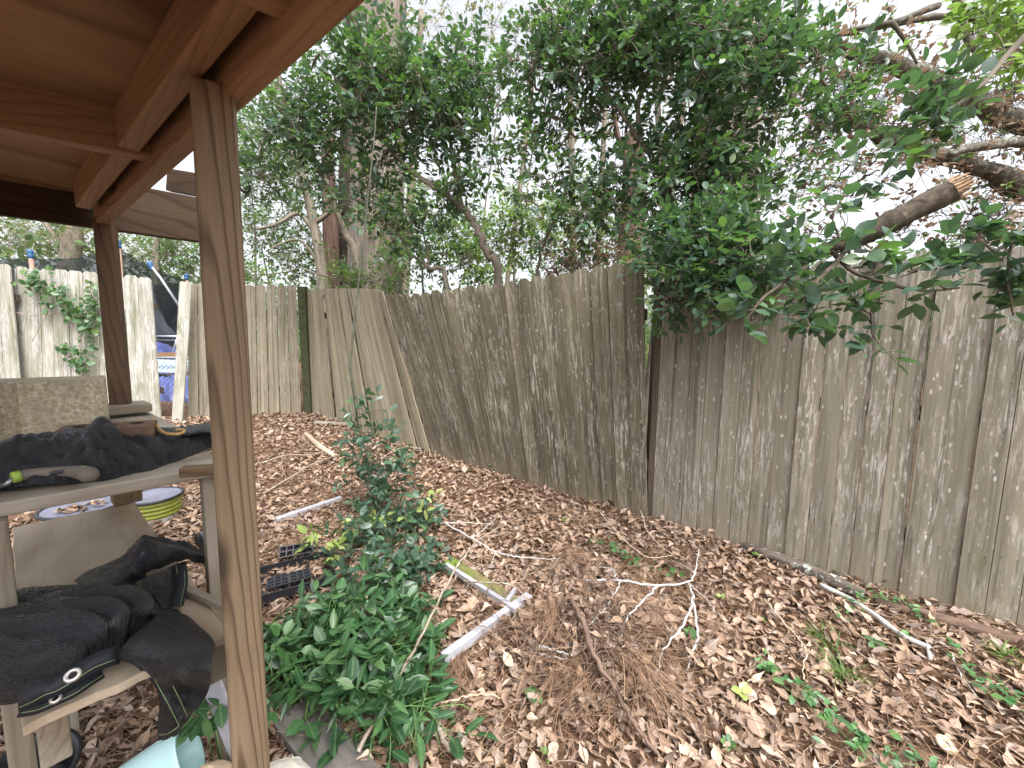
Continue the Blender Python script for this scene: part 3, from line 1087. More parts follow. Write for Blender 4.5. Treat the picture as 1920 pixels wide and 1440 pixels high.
# upper roll of shade cloth
t = thing('shade_cloth', 'black shade cloth bundled along the top plank beside the concrete block', 'shade cloth', (-1.1, 1.05, TZ))
mb = MB()
colsx = [-90, -20, 60, 120, 187, 222, 260, 300, 345, 400, 440]
crest = [838, 828, 812, 802, 790, 803, 812, 812, 808, 799, 800]
front = [930, 922, 912, 907, 899, 893, 884, 874, 858, 838, 828]
zc = [1.14, 1.145, 1.15, 1.155, 1.165, 1.14, 1.125, 1.12, 1.115, 1.11, 1.10]
rows = [[], [], [], [], []]
for xx, yc, yf, z1 in zip(colsx, crest, front, zc):
    c = Zp(xx, yc, z1)
    f = Zp(xx, yf, TZ + .006)
    away = c[:2] / np.linalg.norm(c[:2])
    b = np.array([c[0] + away[0] * .10, c[1] + away[1] * .10, TZ + .004])
    m1 = c * .62 + f * .38; m1[2] = TZ + (z1 - TZ) * .93
    m2 = c * .22 + f * .78; m2[2] = TZ + (z1 - TZ) * .60
    for k, q in enumerate((b, c, m1, m2, f)): rows[k].append(q)
patch(mb, rows, 190, 60, .024, 8.0, 1.0, dirv=(1.7, .9))
cloth_build(mb, 'folded_cloth', t)
# back fold
mb = MB()
rows2 = []
for dy, dz in ((0, .0), (-8, .035), (6, .045), (16, .03)):
    rows2.append([Zp(xx, yy + dy, TZ + .02 + dz) for xx, yy in ((215, 812), (260, 806), (300, 808), (345, 805), (385, 800), (420, 803))])
patch(mb, rows2, 70, 24, .012, 11, 3.0)
cloth_build(mb, 'back_fold', t)

# lower shade cloth thrown over the shelf
t = thing('shade_cloth', 'black shade cloth with stitched hem and eyelets thrown over the lower plywood shelf', 'shade cloth', (-.9, .85, LZ))


def S_(px, py, h):          # photo crop coordinates of the shelf corner -> world at height h over the shelf
    return Zp(px / 3.13, 980 + py / 3.13, LZ + h)


mb = MB()
# body: rows from back to front, columns left to right
g = [[S_(-160, 400, .012), S_(100, 400, .012), S_(400, 345, .012), S_(700, 335, .012), S_(900, 400, .012), S_(965, 470, .01)],
     [S_(-160, 470, .075), S_(100, 440, .08), S_(400, 380, .085), S_(700, 370, .08), S_(880, 430, .07), S_(960, 500, .03)],
     [S_(-160, 620, .115), S_(100, 580, .12), S_(400, 500, .125), S_(680, 470, .12), S_(850, 500, .10), S_(930, 540, .05)],
     [S_(-160, 800, .10), S_(100, 770, .10), S_(400, 690, .105), S_(640, 610, .10), S_(800, 580, .08), S_(890, 570, .04)],
     [S_(-160, 980, .06), S_(90, 950, .06), S_(360, 880, .065), S_(600, 740, .065), S_(740, 680, .05), S_(840, 630, .03)],
     [S_(-160, 1120, .012), S_(100, 1085, .012), S_(240, 1090, .012), S_(480, 960, .012), S_(680, 830, .012), S_(770, 720, .012)]]
body = patch(mb, g, 170, 100, .022, 6.5, 7.0, dirv=(.7, 1.5))
cloth_build(mb, 'folded_cloth', t)
# raised flap on the right, peak then tail to the corner
mb = MB()
g = [[S_(430, 340, .012), S_(560, 250, .03), S_(700, 190, .06), S_(820, 75, .135), S_(900, 80, .125), S_(1040, 92, .10), S_(1150, 140, .055), S_(1235, 185, .02)],
     [S_(470, 360, .05), S_(600, 300, .07), S_(720, 250, .09), S_(850, 130, .125), S_(930, 140, .12), S_(1050, 150, .095), S_(1150, 180, .055), S_(1245, 205, .02)],
     [S_(560, 380, .06), S_(660, 350, .08), S_(760, 300, .085), S_(862, 260, .075), S_(950, 230, .085), S_(1060, 200, .07), S_(1150, 205, .04), S_(1225, 232, .012)],
     [S_(640, 420, .05), S_(740, 390, .06), S_(810, 350, .05), S_(870, 300, .045), S_(960, 270, .05), S_(1040, 245, .04), S_(1110, 225, .02), S_(1205, 245, .010)]]
patch(mb, g, 130, 50, .012, 9, 2.0)
cloth_build(mb, 'raised_fold', t)
# middle strip with the hem
mb = MB()
g = [[S_(820, 330, .03), S_(930, 290, .04), S_(1030, 245, .045), S_(1085, 225, .03)],
     [S_(840, 370, .05), S_(950, 330, .05), S_(1040, 310, .045), S_(1100, 340, .02)],
     [S_(900, 420, .055), S_(970, 400, .05), S_(1030, 395, .04), S_(1090, 410, .015)],
     [S_(950, 500, .05), S_(985, 490, .045), S_(1025, 480, .035), S_(1062, 495, .012)]]
patch(mb, g, 50, 50, .005, 9, 12.0)
cloth_build(mb, 'raised_fold', t)


def D_(px, py, d): return P(px / 3.13, 980 + py / 3.13, d)


mb = MB()
g = [[S_(880, 560, .045), S_(960, 500, .05), S_(1060, 500, .03), S_(1120, 560, .012)],
     [S_(760, 680, .05), S_(900, 640, .055), S_(1080, 620, .045), S_(1250, 690, .02)],
     [S_(690, 790, .03), S_(860, 790, .05), S_(1060, 780, .06), S_(1245, 800, .03)],
     [S_(800, 850, .012), S_(900, 880, .025), S_(1060, 900, .03), S_(1235, 900, .01)],
     [D_(900, 960, .722), D_(990, 980, .722), D_(1110, 1000, .745), D_(1222, 990, .77)],
     [D_(935, 1060, .725), D_(1010, 1080, .715), D_(1080, 1090, .735), D_(1170, 1080, .765)],
     [D_(925, 1180, .735), D_(1000, 1190, .715), D_(1060, 1170, .725), D_(1130, 1120, .76)],
     [D_(930, 1278, .735), D_(985, 1270, .725), D_(1040, 1240, .73), D_(1100, 1170, .76)]]
hang = patch(mb, g, 80, 130, .010, 8, 21.0, dirv=(1.4, .5))
cloth_build(mb, 'hanging_end', t)


def ribbon(mb, pts, width, n=60, lift=.0035):
    """flat tape following pts, facing the camera side"""
    pts = poly_resample(pts, n)
    V, W, Fs = [], [], []
    for i, p in enumerate(pts):
        tg = pts[min(i + 1, n - 1)] - pts[max(i - 1, 0)]
        tg /= np.linalg.norm(tg)
        view = CC - p; view /= np.linalg.norm(view)
        sd_ = np.cross(tg, view); sd_ /= np.linalg.norm(sd_)
        p = p + view * lift
        V += [p - sd_ * width / 2, p + sd_ * width / 2]
        W += [(0, i * .01, 0), (width, i * .01, 0)]
    for i in range(n - 1): Fs.append((2 * i, 2 * i + 1, 2 * i + 3, 2 * i + 2))
    mb.add(V, Fs, W)


def off_pts(pts, dx, dy): return [(a + dx, b + dy, h) for a, b, h in pts]


M['hem'].name = 'hem tape'
hem1 = [(110, 1058, .045), (180, 1028, .056), (260, 985, .066), (330, 960, .068), (430, 900, .074), (540, 830, .078), (650, 785, .074), (676, 775, .068)]
hem2 = [(120, 1100, .018), (180, 1092, .024), (240, 1075, .03), (330, 1035, .034), (430, 990, .036), (520, 930, .036), (600, 880, .03)]
hem3 = [(1055, 250, .052), (1062, 300, .052), (1062, 360, .05), (1050, 420, .045), (1035, 490, .04)]
for hp, wd in ((hem1, .030), (hem2, .02), (hem3, .026)):
    mb = MB(); ribbon(mb, [S_(*q) for q in hp], wd); o = mb.build('hem', M['hem'], t, True)
    s = o.modifiers.new('thickness', 'SOLIDIFY'); s.thickness = .002; s.offset = 0
    for sg in (-1, 1):
        mb = MB(); ribbon(mb, [S_(a + sg * (4 if hp is not hem3 else 22), b + sg * (26 if hp is hem1 else 15 if hp is hem2 else 2), h_) for a, b, h_ in hp], .0013, 60, .006)
        mb.build('stitching', M['thread'], o)
hv = [D_(885, 880, .70), D_(940, 980, .704), D_(995, 1080, .703), D_(1050, 1190, .712)]
hv2 = [D_(975, 890, .715), D_(1020, 970, .71), D_(1060, 1050, .715), D_(1100, 1140, .735)]
mb = MB()
for h_ in (hv, hv2): ribbon(mb, h_, .0013, 50, .002)
ribbon(mb, [D_(930, 1245, .715), D_(985, 1238, .705), D_(1050, 1195, .712)], .0013, 20, .002)
mb.build('stitching', M['thread'], t)
for (a, b, h_), rr in (((430, 900, .079), .0105), ((330, 1035, .04), .0075)):
    c = S_(a, b, h_)
    view = CC - c; view /= np.linalg.norm(view)
    ax = norm(view * .6 + np.array([0, -.2, .6]))
    mb = MB()
    pr_ = [(rr * .5, .004), (rr * .6, .007), (rr * .8, .008), (rr, .006), (rr * 1.04, .003), (rr, .001), (rr * .5, .001), (rr * .5, .004)]
    mb.lathe(pr_, c, ax, 28)
    mb.build('eyelet', M['brass'], t, True)

# brick lying in the cloth
M['brick'] = simple('brown brick', (.16, .105, .075), .9, .15, .3, 60, .003)
t = thing('brick', 'brown cored brick lying on the upper shade cloth', 'brick', Zp(240, 828, 1.11))
bo = Zp(290, 829, 1.095)
bx = norm(Zp(186, 836, 1.10) - bo); bx[2] = .02
by = norm(np.array([bx[1], -bx[0], 0])); by = by if by[1] > 0 else -by
bz = norm(np.cross(bx, by)); bz = bz if bz[2] > 0 else -bz
mb = MB(); mb.prism([(0, 0), (.19, 0), (.19, .09), (0, .09)], 0, .05, (bo, norm(bx), by, bz)); mb.build('body', M['brick'], t, bevel=.004)
for k in range(3):  # flat dark discs: the shade inside each core is painted on top
    mb = MB(); mb.lathe([(.0001, .0006), (.014, .0006), (.016, .0006)], bo + norm(bx) * (.04 + k * .055) + by * .045 + bz * .05, bz, 20)
    mb.build('hole_shade_disc', simple('painted hole shade', (.035, .025, .02), .95, .05), t)

# trowel
M['handle'] = simple('taupe rubber', (.155, .135, .115), .6, .4, .06, 40)
M['limegrip'] = simple('lime plastic', (.28, .42, .06), .45, .5, .05)
M['steel'] = simple('dull steel', (.35, .36, .38), .38, .5, .1, 30, 0, .8)
M['blackplastic'] = simple('black plastic', (.018, .019, .024), .4, .5, .2, 30)
t = thing('hand_trowel', 'garden trowel with taupe grip and lime green collar at the plank edge', 'trowel', Zp(100, 895, TZ))
hp = [Zp(x_, y_, TZ + .030) for x_, y_ in ((36, 893), (60, 889), (95, 886), (130, 884), (158, 887), (172, 893))]
mb = MB()
hp = poly_resample(hp, 30)
prof = np.interp(np.linspace(0, 1, 30), [0, .12, .35, .6, .8, .92, 1], [.0115, .0125, .0125, .0125, .0165, .0175, .008])
mb.tube(hp, list(prof), 20)
mb.build('handle', M['handle'], t, True)
mb = MB(); mb.tube([Zp(22, 896, TZ + .03), Zp(37, 893, TZ + .03)], [.012, .0135], 20); mb.build('collar', M['limegrip'], t, True)
vw = norm(CC - hp[14])
mb = MB()
gp = [h_ + vw * .0085 for h_ in hp[9:21]]
mb.tube(gp, list(np.interp(np.linspace(0, 1, 12), [0, .2, .8, 1], [.001, .005, .0075, .003])), 12); mb.build('grip_pad', M['blackplastic'], t, True)
mb = MB()
gp = [h_ + np.array([0, 0, .009]) for h_ in hp[21:27]]
mb.tube(gp, [.002, .006, .008, .008, .006, .002], 12); mb.build('grip_spot', M['limegrip'], t, True)
mb = MB()
mb.tube([Zp(24, 896, TZ + .03), Zp(14, 908, TZ + .018), Zp(2, 910, TZ + .012)], [.005, .005, .006], 10)
mb.build('shank', M['steel'], t, True)
mb = MB()
g = [[Zp(8, 893, TZ + .02), Zp(-30, 886, TZ + .03), Zp(-90, 890, TZ + .03), Zp(-150, 905, TZ + .02)],
     [Zp(6, 903, TZ + .008), Zp(-30, 903, TZ + .008), Zp(-90, 908, TZ + .008), Zp(-155, 912, TZ + .012)],
     [Zp(6, 914, TZ + .02), Zp(-30, 922, TZ + .03), Zp(-90, 926, TZ + .03), Zp(-150, 920, TZ + .02)]]
patch(mb, g, 24, 12)
o = mb.build('blade', M['steel'], t, True); s = o.modifiers.new('thickness', 'SOLIDIFY'); s.thickness = .002

# twine
M['twine'] = simple('sisal twine', (.42, .27, .12), .8, .2, .35, 200, .002)
mb = MB()
tw = [(215, 806, 1.12), (232, 808, 1.125), (250, 800, 1.13), (253, 791, 1.14), (262, 790, 1.14), (278, 799, 1.13), (288, 803, 1.125), (286, 786, 1.14), (292, 791, 1.135), (297, 803, 1.128), (310, 812, 1.125), (330, 814, 1.125), (343, 811, 1.125), (344, 806, 1.125), (330, 806, 1.125)]
mb.tube(poly_resample([Zp(*q) for q in tw], 90), .0042, 7)
tag(mb.build('twine', M['twine'], None, True), 'loop of tan twine lying over the upper shade cloth', 'twine')

# dowel on the lower shelf
mb = MB()
mb.beam(Zp(340, 1102, LZ + .011), Zp(432, 1142, LZ + .011), .018, .016)
tag(mb.build('wooden_stick', M['plank'], None, bevel=.003), 'short pale stick lying on the lower shelf', 'stick')
# black plastic scoop behind the shelf corner
t = thing('plastic_box', 'small black plastic box with slanted shiny top behind the near post', 'box', P(400, 1030, 1.22))
c = P(402, 1016, 1.22)
mb = MB(); mb.frame_box(c, e1, e2, UP, .13, .075, .03); mb.build('body', M['blackplastic'], t, bevel=.006)
mb = MB(); mb.prism([(-.045, -.03), (.045, -.03), (.035, .022), (-.035, .022)], 0, .012, (c + UP * .0155, e1, e2, UP)); mb.build('lid', simple('slate plastic', (.10, .11, .16), .25, .6, .1), t, bevel=.004)

# ------------------------------------------------------------------ things on the ground
# two lidded buckets
def bucket(name_label, c, r, hh, bands, ridged, tiltax=(0, 0, 1)):
    t = thing('lidded_bucket', name_label, 'bucket', c)
    mb = MB()
    if ridged:
        pf = [(r * .80, 0), (r * .86, hh * .38)]
        for k in range(4):
            h0 = hh * (.40 + .135 * k)
            pf += [(r * (.87 + .02 * k), h0), (r * (.93 + .02 * k), h0 + hh * .04), (r * (.93 + .02 * k), h0 + hh * .09), (r * (.88 + .02 * k), h0 + hh * .13)]
    else:
        pf = [(r * .85, 0), (r * .95, hh * .9), (r * .97, hh * .96)]
    mb.lathe(pf, c, tiltax, 40)
    mb.build('body', bands, t, True)
    mb = MB()
    mb.lathe([(r * 1.02, hh * .95), (r * 1.06, hh * .965), (r * 1.06, hh * 1.01), (r * 1.02, hh * 1.03), (r * .97, hh * 1.03), (r * .94, hh * 1.0)], c, tiltax, 48)
    mb.build('rim', M['blackplastic'], t, True)
    mb = MB()
    mb.lathe([(.0001, hh * 1.002), (r * .5, hh * 1.0), (r * .945, hh * .998)], c, tiltax, 48)
    mb.build('lid', M['lidblue'], t)
    return t


M['lidblue'] = simple('blue grey lid', (.16, .17, .24), .25, .6, .25, 9)
N = NT('lime bucket')
pz = N.n('NewGeometry').outputs['Position']
sepz = N.n('SeparateXYZ'); N.l(pz, sepz.inputs[0])
n1 = N.noise(N.mapv(pz, (20, 20, 20)), 1.0, 4.0)
lime = N.ramp(n1, [(.3, (.20, .23, .035)), (.7, (.29, .31, .06))])
band = N.math('GREATER_THAN', sepz.outputs[2], .05 + .38 * (P(288, 929, 2.68)[2] - .05))
N.col(N.mix(band, (.55, .56, .52), lime), .4, .5)
M['limebucket'] = N.m
bc = G(302, 1010); bc[2] = 0.02
bx_ = P(288, 929, 2.68)
bucket('lime green ridged bucket with black rimmed lid on the ground behind the bench', np.array([bx_[0], bx_[1], .05]), .16, bx_[2] - .05, M['limebucket'], True)
bx_ = P(156, 948, 2.5)
bucket('white bucket with dark rimmed grey lid covered with dead leaves under the bench', np.array([bx_[0], bx_[1], .05]), .2, bx_[2] - .05, simple('white bucket', (.62, .62, .60), .4), False)
lx_, ly_ = bx_[0], bx_[1]
n = 26
a_ = rng.uniform(-.6, 2.4, n); rr_ = rng.uniform(.02, .12, n)
lp = np.stack([lx_ + np.cos(a_ - 1.6) * rr_, ly_ + np.sin(a_ - 1.6) * rr_, np.full(n, bx_[2] + .012)], -1)
tag(scatter('fallen_leaves', DEADT, lp, np.stack([np.cos(a_ * 5), np.sin(a_ * 5), rng.normal(0, .2, n)], -1), np.stack([rng.normal(0, .3, n), rng.normal(0, .3, n), np.ones(n)], -1), rng.uniform(.04, .07, n), M['litter']),
    kind='stuff')

# seedling tray and cell packs
tray = thing('seedling_tray', 'large black seedling tray on the dead leaves behind the near post', 'seedling tray', G(560, 1085))
tz = float(height(*G(560, 1085)[:2])) + .012
c0, c1, c2 = Zp(612, 1052, tz), Zp(630, 1088, tz + .03), Zp(500, 1130, tz + .03)
c1 = Zp(629, 1096, tz); c2 = Zp(490, 1136, tz); c0 = Zp(601, 1052, tz)
tx = norm(c2 - c1); tyv = c0 - c1; tyv = tyv - tx * tx.dot(tyv); ty = norm(tyv)
TW, TL_ = np.linalg.norm(c1 - c2) + .16, np.linalg.norm(tyv)
mb = MB()
mb.prism([(0, 0), (TW, 0), (TW, TL_), (0, TL_)], 0, .004, (c1, tx, ty, UP)); mb.build('base', M['blackplastic'], tray)
for a, b, f_ in (((0, 0), (TW, 0), ty), ((0, TL_), (TW, TL_), ty), ((0, .004), (0, TL_ - .004), tx), ((TW, .004), (TW, TL_ - .004), tx)):
    pa, pb = c1 + tx * a[0] + ty * a[1] + UP * .0275, c1 + tx * b[0] + ty * b[1] + UP * .0275
    mb = MB(); mb.beam(pa, pb, .005, .046); mb.beam(pa + UP * .026, pb + UP * .026, .012, .004); mb.build('side', M['blackplastic'], tray)
lf = 60
ua, ub_ = rng.uniform(.03, TW - .03, lf), rng.uniform(.03, TL_ - .03, lf)
pl_ = c1 + tx * ua[:, None] + ty * ub_[:, None] + UP * .012
a_ = rng.uniform(0, 6.3, lf)
tag(scatter('fallen_leaves', DEADT, pl_, np.stack([np.cos(a_), np.sin(a_), rng.normal(0, .3, lf)], -1), np.stack([rng.normal(0, .4, lf), rng.normal(0, .4, lf), np.ones(lf)], -1), rng.uniform(.04, .07, lf), M['litter']), kind='stuff')


def cell_pack(label, o, ax, ay, az, cols_, rows_, cell=.042, hh=.045):
    t = thing('cell_pack', label, 'cell pack', o, 'black seedling cell packs')
    W_, D = cols_ * cell, rows_ * cell
    mb = MB()
    # cell walls: a rim grid and tapered cups
    for i in range(cols_ + 1): mb.beam(o + ax * (i * cell) + az * hh, o + ax * (i * cell) + ay * D + az * hh, .006, .003, tuple(az))
    for j in range(rows_ + 1): mb.beam(o + ay * (j * cell) + az * (hh + .001), o + ay * (j * cell) + ax * W_ + az * (hh + .001), .006, .003, tuple(az))
    mb.build('rim', M['greyrim'], t)
    mb = MB()
    for i in range(cols_):
        for j in range(rows_):
            c = o + ax * ((i + .5) * cell) + ay * ((j + .5) * cell)
            V, Fs = [], []
            for r_, h_ in ((.48, hh - .001), (.44, hh * .9), (.33, .002)):
                for k in range(12):
                    an = 2 * math.pi * k / 12
                    ex = abs(math.cos(an)) ** .5 * np.sign(math.cos(an)); ey = abs(math.sin(an)) ** .5 * np.sign(math.sin(an))
                    V.append(c + ax * (ex * r_ * cell) + ay * (ey * r_ * cell) + az * h_)
            for q in range(2):
                for k in range(12): Fs.append((q * 12 + k, q * 12 + (k + 1) % 12, (q + 1) * 12 + (k + 1) % 12, (q + 1) * 12 + k))
            Fs.append(tuple(24 + k for k in range(12)))
            mb.add(V, Fs)
    mb.build('cells', M['blackplastic'], t, True)
    return t


M['greyrim'] = simple('grey black rim', (.035, .038, .046), .35, .6, .2)
o_ = Zp(584, 1096, tz + .005)
cell_pack('right one of the two black cell packs inside the seedling tray', o_, tx, ty, UP, 3, 3, .033)
cell_pack('left one of the two black cell packs inside the seedling tray', o_ + tx * .108, tx, ty, UP, 3, 3, .033)
q_ = G(556, 1052, .03)
az_ = norm(np.array([.2, -.45, .85])); ax_ = norm(np.cross([0, 0, 1.], az_)); ay_ = np.cross(az_, ax_)
cell_pack('black cell pack lying tilted on the leaves behind the seedling tray', q_ - ax_ * .09 - az_ * .03, ax_, ay_, az_, 5, 2, .036)

# white L-shaped frame and mossy board
M['whitepaint'] = simple('white painted wood', (.36, .36, .40), .55, .35, .12, 25)
N = NT('mossy board')
p_ = N.n('NewGeometry').outputs['Position']
n1 = N.noise(N.mapv(p_, (30, 30, 30)), 1.0, 6.0, .7)
n2 = N.noise(N.mapv(p_, (7, 7, 7)), 1.0, 4.0)
cc = N.mix(N.ramp(n2, [(.35, 0), (.6, 1)]), N.ramp(n1, [(.3, (.12, .10, .05)), (.7, (.22, .20, .10))]), N.ramp(n1, [(.3, (.07, .12, .015)), (.7, (.16, .22, .04))]))
N.bump(n1, .7, .004)
M['mossboard'] = N.col(cc, .9, .15)
fz = .085
t = thing('broken_frame', 'white painted L-shaped frame piece lying on the dead leaves', 'broken frame', G(950, 1140))
pA, pB, pC = Zp(984, 1134, .075), Zp(832, 1240, .075), Zp(838, 1063, .075)
mb = MB(); mb.beam(Zp(978, 1128, fz - .01), Zp(830, 1236, fz - .02), .034, .045); mb.build('bar', M['whitepaint'], t, bevel=.003)
ba, bb = Zp(955, 1136, fz - .01), Zp(836, 1060, fz - .004)
mb = MB(); mb.beam(ba, bb, .024, .03); mb.build('bar', M['whitepaint'], t, bevel=.003)
mb = MB(); mb.beam(Zp(958, 1143, fz + .012), Zp(992, 1118, fz + .012), .046, .03); mb.build('corner_block', M['whitepaint'], t, bevel=.004)
mb = MB(); mb.beam(Zp(966, 1105, fz + .006), Zp(950, 1128, fz + .008), .02, .022); mb.build('corner_block', M['whitepaint'], t, bevel=.003)
mdir = norm(bb - ba)
mn = np.array([mdir[1], -mdir[0], 0]); mn = mn if mn[1] > 0 else -mn
mb = MB(); mb.beam(ba + mn * .047 + UP * -.002, bb + mn * .042 + mdir * .03 + UP * .004, .066, .014); o = mb.build('mossy_board', M['mossboard'], None, bevel=.003)
tag(o, 'board grown over with green moss beside the white frame', 'board')

mb = MB(); mb.beam(G(518, 983, .03), G(640, 941, .03), .04, .034)
tag(mb.build('painted_batten', M['whitepaint'], None, bevel=.003), 'lavender-white batten lying among leaves beyond the seedling tray', 'batten')
mb = MB(); mb.beam(G(590, 796, .03), G(662, 799, .03), .08, .03)
tag(mb.build('board', M['plank'], None, bevel=.003), 'thin pale board lying at the foot of the tan fence panel', 'board')
mb = MB(); mb.tube([G(573, 822, .06), G(600, 845, .045), G(628, 860, .03)], [.02, .03, .02], 7)
tag(mb.build('bark_piece', M['oldply'], None), 'reddish split branch lying on leaves in the far corner', 'branch')

# grey plank by the foot of the near post
mb = MB()
gz = .05
a0, a1_ = Zp(584, 1300, gz), Zp(738, 1466, gz)
b0 = Zp(530, 1360, gz)
pd = norm(a1_ - a0); pn_ = np.array([-pd[1], pd[0], 0]); pn_ = pn_ if pn_.dot(b0 - a0) > 0 else -pn_
mb.beam(a0 + pn_ * .07 - UP * .014, a0 + pn_ * .07 + pd * .55 - UP * .014, .14, .03)
tag(mb.build('plank', M['greyplank'], None, bevel=.003), 'grey weathered plank on the ground beside the near post', 'plank')

# mint bucket on its side under the shelf with a wire handle
M['mint'] = simple('mint plastic', (.52, .78, .80), .35, .5, .05, 6)
t = thing('plastic_bucket', 'mint green plastic bucket lying on its side below the hanging black cloth', 'bucket', G(320, 1420))
mo = P(374, 1378, 1.02)
me_ = P(262, 1452, .95)
axm = norm(me_ - mo)
mb = MB()
mb.lathe([(.085, 0), (.0855, .012), (.078, .02), (.074, .12), (.066, .26), (.06, .262), (.0001, .263)], mo + np.array([-.02, -.01, -.045]), axm, 40)
mb.build('body', M['mint'], t, True)
mb = MB()
h0 = [(372, 1368), (376, 1352), (390, 1346), (408, 1346), (421, 1352), (424, 1370), (424, 1390)]
mb.tube(poly_resample([P(a, b, 1.03) for a, b in h0], 30), .0045, 8)
mb.build('handle', simple('white wire', (.7, .68, .62), .5), t, True)
# white trim offcut leaning behind the post
mb = MB()
mb.beam(P(390, 1262, .98), P(450, 1420, 1.02), .055, .008, (0, -1, .2))
tag(mb.build('trim_offcut', M['whitepaint'], None, bevel=.002), 'lavender-white trim offcut leaning between the bench and the near post', 'trim board')


def crumple(name, label, cat, cx, cy, dd, w_, h_, mat, seed, n=16):
    """a crumpled sheet of paper"""
    c = P(cx, cy, dd)
    rx = norm(np.array([CR[0][0], CR[1][0], 0])); up = norm(np.array([0, -.55, .8]))
    V, Fs = [], []
    nn_ = np.cross(rx, up)
    r = random.Random(seed)
    cents = [(r.uniform(-.5, .5), r.uniform(-.5, .5), r.uniform(-1, 1), r.uniform(-1, 1)) for _ in range(9)]
    for i in range(n):
        for j in range(n):
            a, b = i / (n - 1) - .5, j / (n - 1) - .5
            k = min(cents, key=lambda q: (q[0] - a) ** 2 + (q[1] - b) ** 2)
            hgt = (a - k[0]) * k[2] + (b - k[1]) * k[3]
            edge = 1 + .22 * mnoise.noise(Vector((a * 5, b * 5, seed)))
            bend = -1.1 * (a * a + b * b) * w_
            V.append(c + rx * (a * w_ * edge) + up * (b * h_ * edge) + nn_ * (-(hgt * .22 * w_) - bend * .9))
    for i in range(n - 1):
        for j in range(n - 1): Fs.append((i * n + j, (i + 1) * n + j, (i + 1) * n + j + 1, i * n + j + 1))
    mb = MB(); mb.add(V, Fs)
    o = mb.build(name, mat, None, False)
    s = o.modifiers.new('thickness', 'SOLIDIFY'); s.thickness = .0012
    return tag(o, label, cat)


M['paperw'] = simple('white paper', (.66, .62, .54), .8, .2, .1, 18)
M['papert'] = simple('tan paper', (.55, .42, .29), .8, .2, .12, 18)
crumple('crumpled_paper', 'crumpled off-white paper on the right of the near post foot', 'paper', 548, 1420, 1.0, .14, .15, M['paperw'], 3)
crumple('crumpled_paper', 'crumpled tan paper on the left of the near post foot', 'paper', 418, 1426, .98, .12, .14, M['papert'], 8)
# black pot in the dark below the shelf
t = thing('plant_pot', 'black plastic plant pot lying in the shade below the bench', 'plant pot', G(90, 1430))
mb = MB(); q_ = P(70, 1405, .86)
mb.lathe([(.0001, 0), (.06, 0), (.078, .11), (.085, .112), (.085, .125), (.076, .125), (.058, .01)], q_ + np.array([-.10, .06, -.20]), (.3, -.2, .8), 36)
mb.build('body', M['blackplastic'], t, True)

# logs and sticks
mb = MB()
mb.tube([G(1393, 1031, .025), G(1440, 1050, .035), G(1500, 1072, .035), G(1560, 1098, .03), G(1620, 1122, .02)], [.026, .034, .036, .036, .03], 12)
tag(mb.build('log', M['log'], None, True), 'dark rotting log with white lichen at the foot of the right fence', 'log')
mb = MB()
mb.tube([G(1640, 1135, .02), G(1730, 1160, .025), G(1850, 1195, .025), G(1980, 1238, .03), G(2080, 1270, .03)], [.022, .028, .028, .034, .034], 10)
tag(mb.build('log', M['darkstick'], None, True), 'brown half-buried log along the fence near the right frame edge', 'log')
mb = MB()
mb.tube(poly_resample([G(1537, 1106, .03), G(1590, 1130, .025), G(1640, 1165, .03), G(1690, 1203, .03), G(1735, 1222, .025), G(1745, 1235, .012)], 20), [.013] * 10 + [.012] * 10, 8)
mb.tube([G(1738, 1222, .03), G(1743, 1245, .02)], [.010, .007], 7)
tag(mb.build('stick', M['lichenstick'], None, True), 'lichen-white stick below the dark log by the right fence', 'stick')
# pale cut slice
t = thing('wood_slice', 'pale round wood slice lying on the leaves at bottom right', 'wood slice', G(1770, 1408))
q_ = G(1770, 1408, .022)
mb = MB(); mb.lathe([(.001, 0), (.027, 0), (.0285, .003), (.0285, .008), (.027, .011), (.001, .012)], q_, (.12, -.35, .9), 24)
N = NT('cut wood')
wv = N.noise(N.mapv(N.n('NewGeometry').outputs['Position'], (45, 45, 45)), 1.0, 3.0, .5, 1.5)
N.col(N.ramp(wv, [(.40, (.42, .26, .15)), (.47, (.66, .54, .40)), (.6, (.70, .60, .46))]), .7, .2)
mb.build('body', N.m, t, True)


def stick(label, px, rad, mat='stick', dz=.03, branches=(), name='twig', cat='twig', seed=0, lift=None, sides=6, jit=.006):
    """px: list of photo points along the stick; each rests dz above the ground (or lift list)"""
    r = random.Random(seed or len(label))
    mb = MB()

    def path(pp, rad_, lf):
        pts = [G(a, b, lf[i] if lf else dz) for i, (a, b) in enumerate(pp)]
        pts = poly_resample(pts, max(8, len(pp) * 6))
        L = sum(np.linalg.norm(pts[i + 1] - pts[i]) for i in range(len(pts) - 1))
        pts = [p + np.array([r.gauss(0, jit), r.gauss(0, jit), r.gauss(0, jit * .4)]) * (.5 if 0 < i < len(pts) - 1 else 0) for i, p in enumerate(pts)]
        mb.tube(pts, [rad_ * (1 - .55 * i / (len(pts) - 1)) * r.uniform(.9, 1.1) for i in range(len(pts))], sides)
    path(px, rad, lift)
    for bp, br, bl in branches: path(bp, br, bl)
    return tag(mb.build(name, M[mat], None, True), label, cat)


